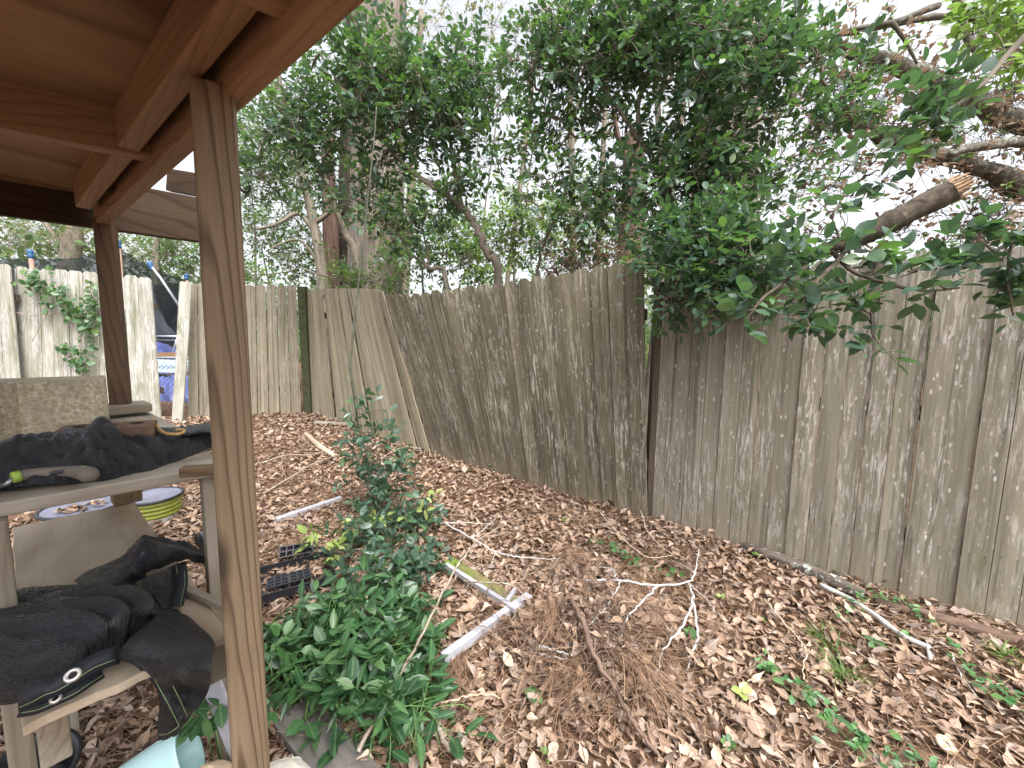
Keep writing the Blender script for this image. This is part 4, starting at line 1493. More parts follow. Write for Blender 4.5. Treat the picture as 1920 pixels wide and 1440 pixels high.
stick('long pale stick standing up from the plank toward the white frame', [(672, 1440), (740, 1330), (800, 1230), (845, 1140), (890, 1060), (940, 995)], .0075, 'stick', lift=[.06, .10, .15, .17, .14, .04], cat='stick', name='stick',
      branches=[([(868, 1095), (905, 1110)], .003, [.15, .12])])
stick('grey twig that crosses the pale stick above the white frame', [(828, 990), (880, 1020), (930, 1048), (985, 1060), (1050, 1062)], .006, 'lichenstick', .05,
      [([(885, 1022), (905, 1010), (930, 980)], .003, [.05, .06, .04]), ([(930, 1048), (915, 1075)], .003, [.05, .02])])
stick('thin straight twig lying below the green bush', [(822, 992), (870, 990), (918, 993)], .004, 'lichenstick', .04)
stick('silvery branch with forked twigs beside the brown mound', [(1098, 1106), (1160, 1115), (1220, 1132), (1285, 1132), (1300, 1110), (1308, 1065)], .0068, 'lichenstick', lift=[.05, .08, .1, .12, .12, .12],
      branches=[([(1155, 1113), (1145, 1092), (1122, 1082)], .005, [.08, .08, .06]), ([(1230, 1134), (1205, 1160), (1175, 1185), (1160, 1220)], .0055, [.1, .09, .07, .03]),
                ([(1162, 1118), (1145, 1148), (1100, 1187)], .0045, [.08, .06, .03]), ([(1285, 1132), (1320, 1145), (1350, 1168)], .003, [.12, .07, .02]), ([(1300, 1115), (1280, 1085), (1258, 1062)], .003, [.12, .08, .04])], name='branch', cat='branch')
stick('silvery twig hanging down right of the brown mound', [(1290, 1135), (1295, 1170), (1275, 1210), (1240, 1245), (1228, 1290)], .0062, 'lichenstick', lift=[.11, .11, .09, .05, .02],
      branches=[([(1294, 1160), (1305, 1215), (1300, 1240), (1285, 1270)], .006, [.11, .09, .06, .02])])
stick('tan bent twig at the fence side of the clearing', [(1120, 962), (1140, 1000), (1175, 1040), (1215, 1062), (1260, 1052)], .0048, 'palestick', lift=[.03, .08, .08, .06, .04],
      branches=[([(1150, 1014), (1125, 1000)], .003, [.08, .06])])
stick('second tan bent twig close to the fence foot', [(1198, 962), (1204, 985), (1212, 1010), (1232, 1032), (1262, 1050)], .0045, 'palestick', lift=[.04, .07, .06, .05, .03])
stick('dark curved root running from the mound to the bottom edge', [(1062, 1138), (1080, 1180), (1098, 1225), (1110, 1270), (1150, 1330), (1195, 1390), (1240, 1440)], .014, 'darkstick', lift=[.06, .09, .10, .10, .08, .05, .03], name='root', cat='root')
stick('thin brown branch arching left of the mound', [(880, 1222), (920, 1205), (975, 1200), (1010, 1212), (1035, 1240), (1060, 1258), (1090, 1285), (1110, 1330)], .0055, 'darkstick', lift=[.02, .05, .07, .08, .07, .06, .05, .02])
stick('lichen covered twig end left of the dark root', [(1010, 1242), (1035, 1247), (1065, 1258)], .0065, 'lichenstick', .07, [([(1012, 1252), (1062, 1262)], .005, [.06, .06])])
stick('brown twig arching between mound and silvery twig', [(1110, 1262), (1150, 1262), (1195, 1272), (1240, 1268)], .0055, 'darkstick', lift=[.05, .06, .05, .03])
stick('tan twig lying at the foot of the green vine', [(790, 1345), (850, 1330), (905, 1318), (960, 1325)], .0055, 'palestick', lift=[.03, .04, .04, .02])
stick('weathered grey branch in the bottom middle', [(765, 1325), (815, 1345), (830, 1400), (870, 1450)], .014, 'stick', .03, name='branch', cat='branch')
stick('tan kinked twig in the leaves right of centre', [(1432, 1137), (1455, 1165), (1490, 1205), (1510, 1240), (1503, 1280), (1512, 1296)], .0042, 'palestick', .04)
stick('grey twig lying on leaves left of the tan kinked twig', [(1430, 1250), (1380, 1280), (1320, 1310)], .005, 'darkstick', .035)
stick('thin grey twig near the right frame edge', [(1785, 1240), (1800, 1280), (1830, 1320)], .003, 'lichenstick', .03)
stick('crooked branch on leaves in the far left of the yard', [(490, 935), (545, 905), (590, 880), (640, 858)], .009, 'stick', lift=[.03, .05, .06, .04], name='branch', cat='branch')
stick('pale branch parallel to the fence in the far left', [(488, 878), (540, 862), (590, 860), (650, 835)], .008, 'stick', .05, [([(530, 866), (530, 885), (540, 910)], .004, [.05, .04, .02])], name='branch', cat='branch')
stick('thin branch lying against the foot of the tan fence', [(745, 820), (790, 817), (830, 822), (862, 845)], .005, 'palestick', lift=[.06, .14, .13, .03], branches=[([(812, 820), (815, 850), (818, 880)], .003, [.13, .08, .02])])
stick('bleached branch along the foot of the brown fence', [(760, 842), (810, 850), (850, 860), (872, 868)], .011, 'stick', .03, name='branch', cat='branch')
stick('slim brown twig beside the small seedling at the fence', [(855, 965), (870, 930), (900, 900)], .0035, 'darkstick', .04)
stick('thin twig behind the white frame corner', [(885, 1180), (930, 1125), (965, 1090)], .005, 'darkstick', lift=[.09, .12, .10])
stick('grey twig across the white frame bar', [(868, 1105), (910, 1130), (960, 1140), (1000, 1160)], .005, 'stick', lift=[.05, .11, .12, .06])
# many tiny twigs no one would count
mb = MB()
r = random.Random(5)
for _ in range(330):
    x_, y_ = r.uniform(-3, 2.6), r.uniform(.9, 5.6)
    if not inside_yard(x_, y_ - .05): continue
    an = r.uniform(0, math.pi); L = r.uniform(.06, .3)
    pts = wiggle((x_, y_, 0), (x_ + math.cos(an) * L, y_ + math.sin(an) * L, 0), 5, .05, seed=r.random())
    hs = r.uniform(.018, .035)
    pts = [np.array([p[0], p[1], float(height(p[0], p[1])) + hs + .3 * abs(p[2])]) for p in pts]
    rr = r.uniform(.0012, .0028)
    mb.tube(pts, [rr, rr, rr * .9, rr * .8, rr * .7, rr * .5], 4)
tag(mb.build('twig_litter', M['stick'], None, True), kind='stuff')

# tufts of pine straw
def straw(label, px, py, n_, spread, L, tilt, dirang, dz=.03):
    c = G(px, py, dz)
    th = dirang + rng.normal(0, spread, n_)
    ps = c + np.stack([rng.normal(0, .045, n_), rng.normal(0, .045, n_), rng.uniform(-.01, .03, n_)], -1)
    dd = np.stack([np.cos(th), np.sin(th), tilt + rng.normal(0, .15, n_)], -1)
    o = scatter('pine_straw_tuft', [leaf_tpl([.004, .005, .005, .003], 0, .35), leaf_tpl([.004, .005, .005, .003], 0, .2)], ps, dd, np.stack([rng.normal(0, .5, n_), rng.normal(0, .5, n_), np.ones(n_)], -1),
                L * rng.uniform(.7, 1.2, n_), M['needle'])
    return tag(o, label, 'pine straw', 'tufts of brown pine straw')


straw('pine straw tuft arching over the back of the mound', 1088, 1062, 107, 0.52, 0.17, .35, -2.2, .07)
straw('pine straw tuft hanging down the front of the mound', 1182, 1275, 82, 0.33, 0.20, .1, -1.15, .09)
straw('pine straw tuft below the silvery branch', 1170, 1140, 74, 0.52, 0.17, .1, -1.5, .07)
straw('pine straw tuft in the hollow left of the dark root', 1040, 1165, 90, 0.60, 0.17, .0, -1.6, .07)
straw('pine straw tuft at the low end of the white frame', 850, 1255, 107, 0.60, 0.17, .05, -1.5, .03)
straw('pine straw tuft behind the seedling tray', 545, 1035, 82, 0.52, 0.19, .05, 2.9, .02)
straw('pine straw tuft below the lichen covered twig', 1075, 1275, 66, 0.60, 0.17, .1, -1.9, .06)
straw('pine straw tuft right of the brown mound', 1330, 1180, 66, 0.90, 0.15, .05, -.6, .03)

# tangle of fine dead twigs and straw over the mound
t = thing('brush_pile', 'tangled heap of dark twigs and pine straw over the low mound', 'brush pile', G(1130, 1200))
mb = MB()
r = random.Random(77)
for _ in range(230):
    a, b = r.gauss(1130, 75), r.gauss(1200, 65)
    q = G(a, b)
    an = r.uniform(0, 6.28); L = r.uniform(.06, .3)
    e = np.array([q[0] + math.cos(an) * L, q[1] + math.sin(an) * L, 0]); e[2] = float(height(e[0], e[1])) + r.uniform(.02, .10)
    q[2] += r.uniform(.02, .08)
    rr = r.uniform(.001, .0035)
    mb.tube(wiggle(q, e, 6, .05, -.08, r.random()), [rr, rr, rr * .9, rr * .8, rr * .7, rr * .6, rr * .4], 4)
mb.build('twigs', M['darkstick'], t, True)['kind'] = 'stuff'
n_ = 2600
n_ = 1100
pp_ = np.array([G(rng.normal(1120, 85), rng.normal(1195, 75)) for _ in range(n_ // 13)])
pp_ = np.repeat(pp_, 13, 0) + rng.normal(0, .03, (len(pp_) * 13, 3)) * np.array([1, 1, .3]) + np.array([0, 0, .035])
n_ = len(pp_)
th = np.repeat(rng.uniform(0, 6.28, n_ // 13), 13) + rng.normal(0, .45, n_)
scatter('straw', NEED, pp_, np.stack([np.cos(th), np.sin(th), rng.normal(.0, .25, n_)], -1), np.stack([rng.normal(0, .5, n_), rng.normal(0, .5, n_), np.ones(n_)], -1), rng.uniform(.09, .2, n_), M['needle'], t)['kind'] = 'stuff'
n_ = 240
pp_ = np.array([G(rng.normal(1115, 90), rng.normal(1190, 75)) for _ in range(n_)]) + np.stack([np.zeros(n_), np.zeros(n_), rng.uniform(.03, .075, n_)], -1)
th = rng.uniform(0, 6.28, n_)
scatter('dead_leaves', DEADT, pp_, np.stack([np.cos(th), np.sin(th), rng.normal(0, .5, n_)], -1), np.stack([rng.normal(0, .5, n_), rng.normal(0, .5, n_), np.ones(n_)], -1), rng.uniform(.035, .075, n_), M['litter'], t)['kind'] = 'stuff'

# ------------------------------------------------------------------ plants in the yard
def spray(pos, dirs, L, nl, size, spread=.9, up=.5, alt=None):
    """leaf placements along twigs. pos (n,3) base, dirs (n,3), L (n) -> arrays"""
    n = len(pos)
    P_, D, Nn, Sz = [], [], [], []
    dirs = norm(dirs)
    side0 = norm(np.cross(dirs, np.array([0.05, 0.02, 1.0])))
    upv = np.cross(side0, dirs)
    for k in range(nl):
        f = (k + .6) / nl
        s = 1 if k % 2 else -1
        ph = rng.normal(0, .7, n)
        sd_ = (side0 * np.cos(ph)[:, None] + upv * np.sin(ph)[:, None]) * s
        d = norm(dirs * (1.25 - spread) + sd_ * spread + rng.normal(0, .22, (n, 3)))
        if k == nl - 1: d = norm(dirs + rng.normal(0, .2, (n, 3)))
        p = pos + dirs * (L * f)[:, None] + rng.normal(0, .006, (n, 3))
        nr = np.array([0, 0, 1.0]) * up + rng.normal(0, .45, (n, 3)) + upv * .4
        P_.append(p); D.append(d); Nn.append(nr); Sz.append(size * rng.uniform(.7, 1.2, n))
    return np.concatenate(P_), np.concatenate(D), np.concatenate(Nn), np.concatenate(Sz)


# glossy vine mass by the near post: stems ramble over the ground
t = thing('ground_vine', 'mass of glossy dark green vine spreading over the ground beside the near post', 'vine', G(660, 1240))
poly = [(505, 1195), (560, 1160), (640, 1115), (740, 1095), (790, 1130), (795, 1200), (820, 1290), (840, 1330), (800, 1365), (720, 1370), (650, 1315), (560, 1290), (510, 1295)]


def in_poly(x, y, pg):
    c = False
    for i in range(len(pg)):
        x0, y0 = pg[i]; x1, y1 = pg[i - 1]
        if (y0 > y) != (y1 > y) and x < (x1 - x0) * (y - y0) / (y1 - y0) + x0: c = not c
    return c


r = random.Random(21)
mb = MB()
tips, tdirs, tl = [], [], []
while len(tips) < 210:
    a, b = r.uniform(490, 845), r.uniform(1080, 1405)
    if not in_poly(a, b, poly): continue
    q = G(a, b)
    inner = .5 + .5 * min(1, min(abs(a - 660) / 170, 1))
    hgt = r.uniform(.01, .15) * (1.15 - .55 * abs(a - 650) / 190)
    q = q + np.array([0, -.05, hgt])
    an = r.uniform(0, 2 * math.pi)
    d = np.array([math.cos(an), math.sin(an), r.uniform(-.25, .55)])
    L = r.uniform(.09, .2)
    tips.append(q); tdirs.append(d); tl.append(L)
    g0 = np.array([q[0] - d[0] * .15, q[1] - d[1] * .15, float(height(q[0], q[1]))])
    mb.tube([g0, (g0 + q) / 2 + np.array([0, 0, .03]), q, q + norm(d) * L], [.0022, .002, .0018, .001], 4)
mb.build('stem', simple('green stem', (.10, .19, .05), .5), t, True)
ps = spray(np.array(tips), np.array(tdirs), np.array(tl), 6, .080, .8, .8)
scatter('leaves', LONG + EV[:2], *ps, M['groundvine'], t, rng.uniform(.85, 1.25, len(ps[3])))
# pale broad leaves low beside the post
t = thing('broadleaf_weed', 'paler broad-leaved plant growing against the foot of the near post', 'plant', G(540, 1330))
tips, tdirs, tl = [], [], []
mb = MB()
for a, b, h_ in ((525, 1285, .12), (540, 1320, .10), (520, 1350, .09), (545, 1370, .10), (530, 1245, .12), (560, 1285, .09), (512, 1310, .12), (570, 1370, .06), (545, 1262, .14)):
    q = G(a, b) + np.array([0, 0, h_])
    an = r.uniform(0, 6.28); d = np.array([math.cos(an), math.sin(an), .2])
    tips.append(q); tdirs.append(d); tl.append(.09)
    mb.tube([q - np.array([.02, -.03, h_]), q, q + norm(d) * .09], [.002, .002, .001], 4)
mb.build('stem', bpy.data.materials['green stem'], t, True)
ps = spray(np.array(tips), np.array(tdirs), np.array(tl), 4, .062, .9, .8)
scatter('leaves', ROUND, *ps, M['ivy'], t)
t = thing('broadleaf_weed', 'dark leaved sprig hanging between the mint bucket and the near post', 'plant', G(410, 1330))
tips, tdirs, tl = [], [], []
mb = MB()
for a, b in ((392, 1300), (412, 1310), (385, 1345), (405, 1368), (420, 1330)):
    q = P(a, b, 1.0)
    an = r.uniform(2, 5); d = np.array([math.cos(an), math.sin(an), -.2])
    tips.append(q); tdirs.append(d); tl.append(.06)
    mb.tube([q - np.array([.02, -.05, q[2] - .05]), q, q + norm(d) * .06], [.002, .002, .001], 4)
mb.build('stem', bpy.data.materials['green stem'], t, True)
ps = spray(np.array(tips), np.array(tdirs), np.array(tl), 4, .055, .9, .8)
scatter('leaves', EV, *ps, M['groundvine'], t)


def bush(label, cat, base_px, sprigs, mats, nl, size, tpl, name='shrub', stemr=.004, paths=(), stemmat='darkstick', dd=None):
    """sprigs: (px, py, count, spread_px, mat index). stems join each sprig to the base"""
    base = G(*base_px)
    t = thing(name, label, cat, base)
    mb = MB()
    for pts, rad in paths: mb.tube(pts, rad, 6)
    groups = {}
    for sx, sy, cnt, sp, mi in sprigs:
        cnt = int(cnt * 1.7) if mi == 0 else int(cnt * 1.2)
        sd_ = min((dd or base[1]), G(sx, sy)[1] - .02) - (.12 if mi == 1 else 0)
        c = P(sx, sy, sd_)
        hub = c
        mid_ = (base + c) / 2 + rng.normal(0, .02, 3)
        if stemr: mb.tube(poly_resample([base, mid_, c], 8), list(np.linspace(stemr, stemr * .5, 8)), 5)
        for _ in range(cnt):
            q = P(sx + rng.normal(0, sp), sy + rng.normal(0, sp), sd_ + rng.normal(0, .06))
            q[2] = max(q[2], float(height(q[0], q[1])) + .03)
            d = q - hub + rng.normal(0, .05, 3) + np.array([0, 0, .02])
            groups.setdefault(mi, []).append((q, d))
            mb.tube([hub, (hub + q) / 2 + rng.normal(0, .008, 3), q], [.002, .0015, .001], 4)
    if mb.V: mb.build('stems', M[stemmat], t, True)
    for mi, l in groups.items():
        ps = spray(np.array([a for a, _ in l]), np.array([b for _, b in l]), rng.uniform(.06, .12, len(l)), nl, size, .85, .6)
        scatter('leaves', tpl, *ps, M[mats[mi]], t)
    return t


vine_st = [(668, 765), (664, 735), (658, 700), (658, 670), (663, 620), (667, 580), (676, 500), (684, 430), (692, 350), (700, 280), (706, 200)]
DV = 2.75
stem_pts = poly_resample([P(a, b, DV + .012 * k) for k, (a, b) in enumerate(vine_st)], 60)
low = poly_resample([P(668, 765, DV), P(672, 800, DV), P(690, 860, DV), P(712, 930, DV), G(720, 985)], 24)
low2 = poly_resample([P(664, 740, DV), P(690, 770, DV), P(706, 800, DV), P(716, 850, DV)], 16)
low3 = poly_resample([P(668, 770, DV), P(662, 850, DV), P(660, 920, DV), G(668, 960)], 16)
bush('upright dark green vine-shrub with a long bare stem rising past the leaning fence', 'shrub', (722, 990),
     [(690, 775, 3, 14, 0), (672, 800, 3, 14, 0), (700, 805, 3, 16, 0), (690, 835, 5, 18, 0), (725, 850, 5, 18, 0), (650, 850, 2, 12, 0), (705, 880, 7, 18, 0), (745, 895, 5, 18, 0), (772, 872, 2, 12, 0),
      (695, 920, 6, 18, 0), (730, 930, 6, 18, 0), (710, 955, 6, 20, 0), (700, 1085, 7, 24, 0), (745, 1075, 7, 24, 0), (650, 1090, 5, 22, 0), (790, 1090, 5, 20, 0), (720, 1110, 6, 22, 0), (775, 985, 8, 22, 0), (800, 990, 5, 18, 0), (740, 1000, 8, 24, 0), (700, 1010, 8, 24, 0), (660, 1010, 7, 22, 0), (725, 1040, 8, 24, 0),
      (810, 1060, 5, 18, 0), (680, 1050, 6, 24, 0), (770, 1030, 5, 22, 0),
      (690, 1000, 4, 16, 1), (755, 965, 4, 14, 1), (640, 1020, 4, 14, 1), (600, 1030, 3, 12, 1)], ['camellia', 'youngleaf'], 6, .072, EV + LONG, 'vine_shrub', .0028,
     [(stem_pts, list(np.linspace(.0085, .0045, 60))), (low, .0055), (low2, .0035), (low3, .003)], 'vinestem', DV)

for lab, px, py, n_, sz_, mt, tp in (
        ('small upright seedling with three broad leaves at the foot of the brown fence', 928, 882, 4, .085, 'groundvine', EV),
        ('small glossy sprig on the leaves left of the dark root', 1000, 1318, 6, .045, 'ivy', ROUND),
        ('pale four-leaved weed low in the bottom right', 1388, 1312, 5, .045, 'youngleaf', ROUND),
        ('bright weed sprig at the top of the trailing ivy', 1432, 1262, 6, .045, 'ivy', EV),
        ('tiny two-leaved seedling beyond the tan twigs', 1060, 980, 3, .04, 'lime', ROUND),
        ('yellow-green seedling tight against the dark log', 1420, 1050, 4, .04, 'lime', ROUND),
        ('weed with arrow leaves against the right fence foot', 1655, 1100, 4, .05, 'ivy', EV),
        ('broad-leaved weed between the two logs', 1515, 1066, 4, .05, 'ivy', ROUND),
        ('yellow weed above the lichen-white stick', 1566, 1080, 4, .04, 'lime', ROUND),
        ('tiny yellow-green seedling right of the silvery branch', 1352, 1125, 4, .03, 'youngleaf', ROUND),
        ('tiny lime seedling in open leaves right of centre', 1428, 1168, 4, .025, 'lime', ROUND),
        ('dark weed under the lichen-white stick', 1640, 1215, 5, .04, 'groundvine', ROUND),
        ('small weed beside the lower end of the lichen-white stick', 1690, 1200, 5, .035, 'ivy', ROUND),
        ('small sprig below the silvery twig', 1295, 1200, 5, .035, 'ivy', ROUND),
        ('tiny clover-like weed at the bottom edge', 1365, 1405, 6, .03, 'ivy', ROUND),
        ('pale seedling at the bottom middle edge', 1028, 1425, 4, .03, 'lime', ROUND)):
    q = G(px, py)
    t = thing('weed', lab, 'weed', q, 'small green weeds in the dead leaves')
    mb = MB()
    hh = sz_ * .9
    mb.tube([q, q + np.array([.004, 0, hh])], [.0018, .0012], 4)
    mb.build('stem', bpy.data.materials['green stem'], t, True)
    an = np.linspace(0, 5.4, n_) + rng.uniform(0, 6)
    dd_ = np.stack([np.cos(an), np.sin(an), rng.uniform(.1, .7, n_)], -1)
    scatter('leaves', tp, np.repeat(q[None], n_, 0) + np.stack([np.zeros(n_), np.zeros(n_), hh * rng.uniform(.5, 1, n_)], -1), dd_, np.tile([0, -.4, 1.], (n_, 1)), sz_ * rng.uniform(.8, 1.2, n_), M[mt], t)


def trail(label, pts, n_, size, mat, tpl, seed, cat='ivy', name='ivy_trail', spread=.03):
    g = poly_resample([G(a, b, .03) for a, b in pts], 40)
    t = thing(name, label, cat, g[0])
    mb = MB(); mb.tube(g, .0016, 4); mb.build('stem', bpy.data.materials['green stem'], t, True)
    idx = rng.integers(0, 40, n_)
    ps = np.array(g)[idx] + rng.normal(0, spread, (n_, 3)) * np.array([1, 1, .2]) + np.array([0, 0, .02])
    an = rng.uniform(0, 6.28, n_)
    scatter('leaves', tpl, ps, np.stack([np.cos(an), np.sin(an), rng.uniform(-.1, .5, n_)], -1), np.stack([rng.normal(0, .35, n_), rng.normal(-.2, .35, n_), np.ones(n_)], -1), size * rng.uniform(.7, 1.3, n_), M[mat], t)


trail('trailing blue-green ivy that runs down the bottom right corner', [(1430, 1255), (1470, 1300), (1520, 1340), (1560, 1370), (1600, 1410), (1660, 1440), (1720, 1450)], 80, .031, 'ivy', ROUND + EV, 1)
trail('low patch of dark ivy between the tan twigs and the silvery branch', [(1120, 1022), (1150, 1040), (1180, 1060), (1230, 1080), (1265, 1090)], 50, .032, 'ivy', ROUND, 2)
trail('ragged creeper below the lichen-white stick', [(1560, 1170), (1600, 1150), (1640, 1130), (1700, 1150), (1740, 1180)], 42, .032, 'ivy', EV, 3)
trail('ivy strands at the right frame edge', [(1790, 1230), (1830, 1290), (1870, 1310), (1900, 1340)], 46, .028, 'ivy', ROUND + EV, 4)
# grass tufts
for lab, px, py in (('thin green grass tuft right of the tan kinked twig', 1550, 1205), ('short grass tuft below the lichen-white stick', 1570, 1262), ('grass tuft in the right corner by the fence', 1890, 1240)):
    q = G(px, py, .005); n_ = 60
    an = rng.uniform(0, 6.28, n_)
    tag(scatter('grass_tuft', [leaf_tpl([.02, .025, .018, .004], .3, .4)], q + rng.normal(0, .02, (n_, 3)) * np.array([1, 1, 0]), np.stack([np.cos(an) * .7, np.sin(an) * .7, rng.uniform(.4, 1, n_)], -1),
                np.stack([-np.cos(an), -np.sin(an), np.ones(n_)], -1), rng.uniform(.05, .11, n_), M['lime']), lab, 'grass tuft', 'small grass tufts')

# creeper on the pale left fence
t = thing('creeper', 'green creeper climbing the pale lichen-streaked fence', 'creeper', P(150, 700, 5.0))
mb = MB()
for pp_ in ([(165, 790), (160, 700), (150, 640), (170, 590), (168, 520)], [(60, 640), (100, 560), (80, 530)], [(165, 690), (130, 600), (110, 545), (60, 525)], [(0, 580), (60, 590), (120, 585)], [(125, 740), (118, 690), (128, 640)]):
    mb.tube(poly_resample([P(a, b, 5.03) for a, b in pp_], 14), .005, 4)
mb.build('stem', M['stick'], t, True)
cl_ = []
for a, b, sp, n_ in ((70, 535, 14, 60), (60, 520, 8, 30), (105, 550, 7, 24), (118, 545, 6, 14), (140, 585, 14, 50), (125, 570, 8, 24), (170, 570, 10, 30), (168, 540, 7, 20), (165, 615, 10, 50), (175, 590, 8, 20), (85, 572, 4, 8), (120, 655, 7, 20), (150, 680, 9, 40), (145, 660, 6, 14), (170, 650, 6, 14)):
    for _ in range(n_): cl_.append(P(a + rng.normal(0, sp), b + rng.normal(0, sp), 5.02 + rng.uniform(-.08, .02)))
cl_ = np.array(cl_); n_ = len(cl_)
scatter('leaves', ROUND, cl_, rng.normal(0, 1, (n_, 3)) - np.array([0, .3, .6]), rng.normal(0, .5, (n_, 3)) + np.array([0, -1, .4]), rng.uniform(.05, .09, n_), M['mid'], t)

# ------------------------------------------------------------------ trees beyond the fence
def near_node(nodes, q):
    a = np.array(nodes)
    i = int(np.argmin(((a - q) ** 2).sum(1) + np.where(a[:, 2] > q[2] + .3, .4, 0)))
    return a[i]


def tree(name, label, cat, limbs, blobs, leafmats, tpl, size, nl=7, twigL=(.1, .22), bark='camelbark', group=None, clump=.35, seed=1, up=.7, twigr=.004, droop=0.0, link_r=.014, sides=7, base=None, leafname='crown', wood=True, dens=1.0):
    """limbs: [(world pts, radii)]; blobs: (px, py, d, rx_px, ry_px, rd_m, sprigs, subclumps)"""
    global rng
    rs = np.random.default_rng(seed)
    blobs = [b[:6] + (int(b[6] * dens), max(1, int(b[7] * min(dens, 1.5)))) for b in blobs]
    b0 = limbs[0][0][0] if base is None else base
    t = thing(name, label, cat, b0, group)
    mb = MB()
    nodes = []
    for pts, rad in limbs:
        pp = poly_resample(pts, max(10, 5 * len(pts)))
        rr = np.interp(np.linspace(0, 1, len(pp)), np.linspace(0, 1, len(rad)), rad)
        sg = np.linalg.norm(pp[1] - pp[0])
        rr = rr * (1 + rs.normal(0, .05, len(rr)))
        pp = [p + rs.normal(0, min(.012, .06 * sg), 3) for p in pp]
        mb.tube(pp, list(rr), max(sides, 10) if rad[0] > .1 else sides)
        nodes += list(pp)
    A, Bd, Ls = [], [], []
    for (px, py, d, rx, ry, rd, cnt, subs) in blobs:
        cen = P(px, py, d)
        start = near_node(nodes, cen)
        L = np.linalg.norm(cen - start)
        if L > .08:
            pth = wiggle(start, cen, 8, .035, -.05, int(rs.integers(1 << 30)))
            mb.tube(pth, list(np.linspace(link_r, link_r * .45, len(pth))), 5)
            nodes += pth[2:]
        sub = []
        for _ in range(subs):
            v = rs.normal(0, 1, 3); v /= np.linalg.norm(v); v *= rs.random() ** .4
            s = P(px + rx * v[0], py + ry * v[1], d + rd * v[2])
            st = near_node(nodes[-60:] + [cen], s)
            pth = wiggle(st, s, 5, .04, -.04, int(rs.integers(1 << 30)))
            mb.tube(pth, list(np.linspace(link_r * .5, link_r * .22, len(pth))), 4)
            nodes += pth[2:]
            sub.append(s)
        mean_r = (rx + ry) / 2 / F * d
        for _ in range(cnt):
            s = sub[rs.integers(len(sub))]
            off = rs.normal(0, 1, 3) * clump * mean_r
            q = s + off
            dr = norm(off + (s - cen) * .5 + rs.normal(0, .05, 3) + np.array([0, 0, .03 - droop]))
            A.append(q); Bd.append(dr); Ls.append(rs.uniform(*twigL))
            if np.linalg.norm(off) > .05: mb.tube([s, (s + q) / 2 + rs.normal(0, .01, 3), q, q + dr * Ls[-1]], [twigr, twigr * .8, twigr * .6, twigr * .3], 3, False)
    if mb.V and wood: mb.build('trunk', M[bark], t, True)
    A, Bd, Ls = np.array(A), np.array(Bd), np.array(Ls)
    # leaves: split among the given materials by sprig
    ch = rs.choice(len(leafmats), len(A), p=[q for _, q in leafmats])
    for k, (m_, _) in enumerate(leafmats):
        ii = np.nonzero(ch == k)[0]
        if len(ii) == 0: continue
        ps = spray(A[ii], Bd[ii], Ls[ii], nl, size, .85, up)
        scatter(leafname, tpl, *ps, M[m_], t, rs.uniform(.85, 1.2, len(ps[3])))
    return t


M['camelbark'] = bark_mat('grey smooth bark', (.10, .085, .065), (.24, .21, .165), (.32, .34, .26), (18, 18, 5), .6, .004)
M['pinebark'] = bark_mat('furrowed grey trunk bark', (.10, .085, .07), (.26, .225, .19), (.28, .28, .23), (16, 16, 2.2), .66, .03)
M['redbark'] = bark_mat('red brown bark', (.09, .058, .046), (.19, .125, .10), None, (26, 26, 3), .6, .012)
M['darkbark'] = bark_mat('dark trunk bark', (.035, .027, .022), (.09, .07, .06), None, (14, 14, 4), .6, .02)
M['oakbark'] = bark_mat('oak limb bark', (.055, .05, .04), (.16, .145, .12), (.33, .35, .29), (26, 26, 8), .55, .008)
M['limbbark'] = bark_mat('brown limb bark', (.05, .042, .033), (.13, .105, .08), (.22, .22, .17), (30, 30, 30), .62, .006)
M['snapped'] = simple('snapped wood', (.34, .235, .15), .9, .1, .6, 70, .02)


def PT(*q): return [P(a, b, d) for a, b, d in q]


def gz(p): return np.array([p[0], p[1], float(height(p[0], p[1])) - .05])


def trunk(name, label, cat, pts, rad, mat, extra=()):
    t = thing(name, label, cat, pts[0])
    mb = MB()
    pp = poly_resample(pts, 24)
    rr = np.interp(np.linspace(0, 1, 24), np.linspace(0, 1, len(rad)), rad)
    mb.tube(pp, list(rr), 20)
    for e, r_ in extra: mb.tube(poly_resample(e, 14), list(np.linspace(r_[0], r_[1], 14)), 8)
    mb.build('trunk', M[mat], t, True)
    return t


def up_trunk(px0, py0, px1, py1, d, rad, **k):
    a, b = P(px0, py0, d), P(px1, py1, d)
    g = a + (a - b) / (a[2] - b[2]) * (.1 - a[2])
    return [g, a, (a + b) / 2 + np.array([.02, 0, 0]), b], rad


p_, r_ = up_trunk(703, 540, 715, -120, 7.2, [.52, .47, .44, .40]); trunk('large_tree', 'wide grey furrowed trunk beyond the tan fence panel', 'tree', p_, r_, 'pinebark', [(PT((690, 60, 7.2), (640, 0, 7.0), (600, -80, 6.9)), (.16, .08))])
p_, r_ = up_trunk(1352, 500, 1372, -160, 6.2, [.50, .46, .44, .40]); trunk('large_tree', 'wide grey trunk mostly hidden by dark leaves right of centre', 'tree', p_, r_, 'pinebark')
p_, r_ = up_trunk(622, 540, 612, 260, 8.4, [.18, .165, .15, .10]); trunk('cedar_tree', 'slim red-brown trunk left of the wide grey trunk', 'tree', p_, r_, 'redbark')
p_, r_ = up_trunk(652, 535, 668, -20, 9.0, [.30, .27, .26, .2]); trunk('dark_tree', 'dark brown trunk between the red-brown and the wide grey trunk', 'tree', p_, r_, 'darkbark')
p_, r_ = up_trunk(1182, 492, 1188, 250, 5.6, [.19, .18, .165, .12]); trunk('cedar_tree', 'red-brown trunk just beyond the high end of the leaning fence', 'tree', p_, r_, 'redbark', [(PT((1186, 320, 5.6), (1160, 260, 5.5), (1150, 200, 5.4)), (.05, .02))])
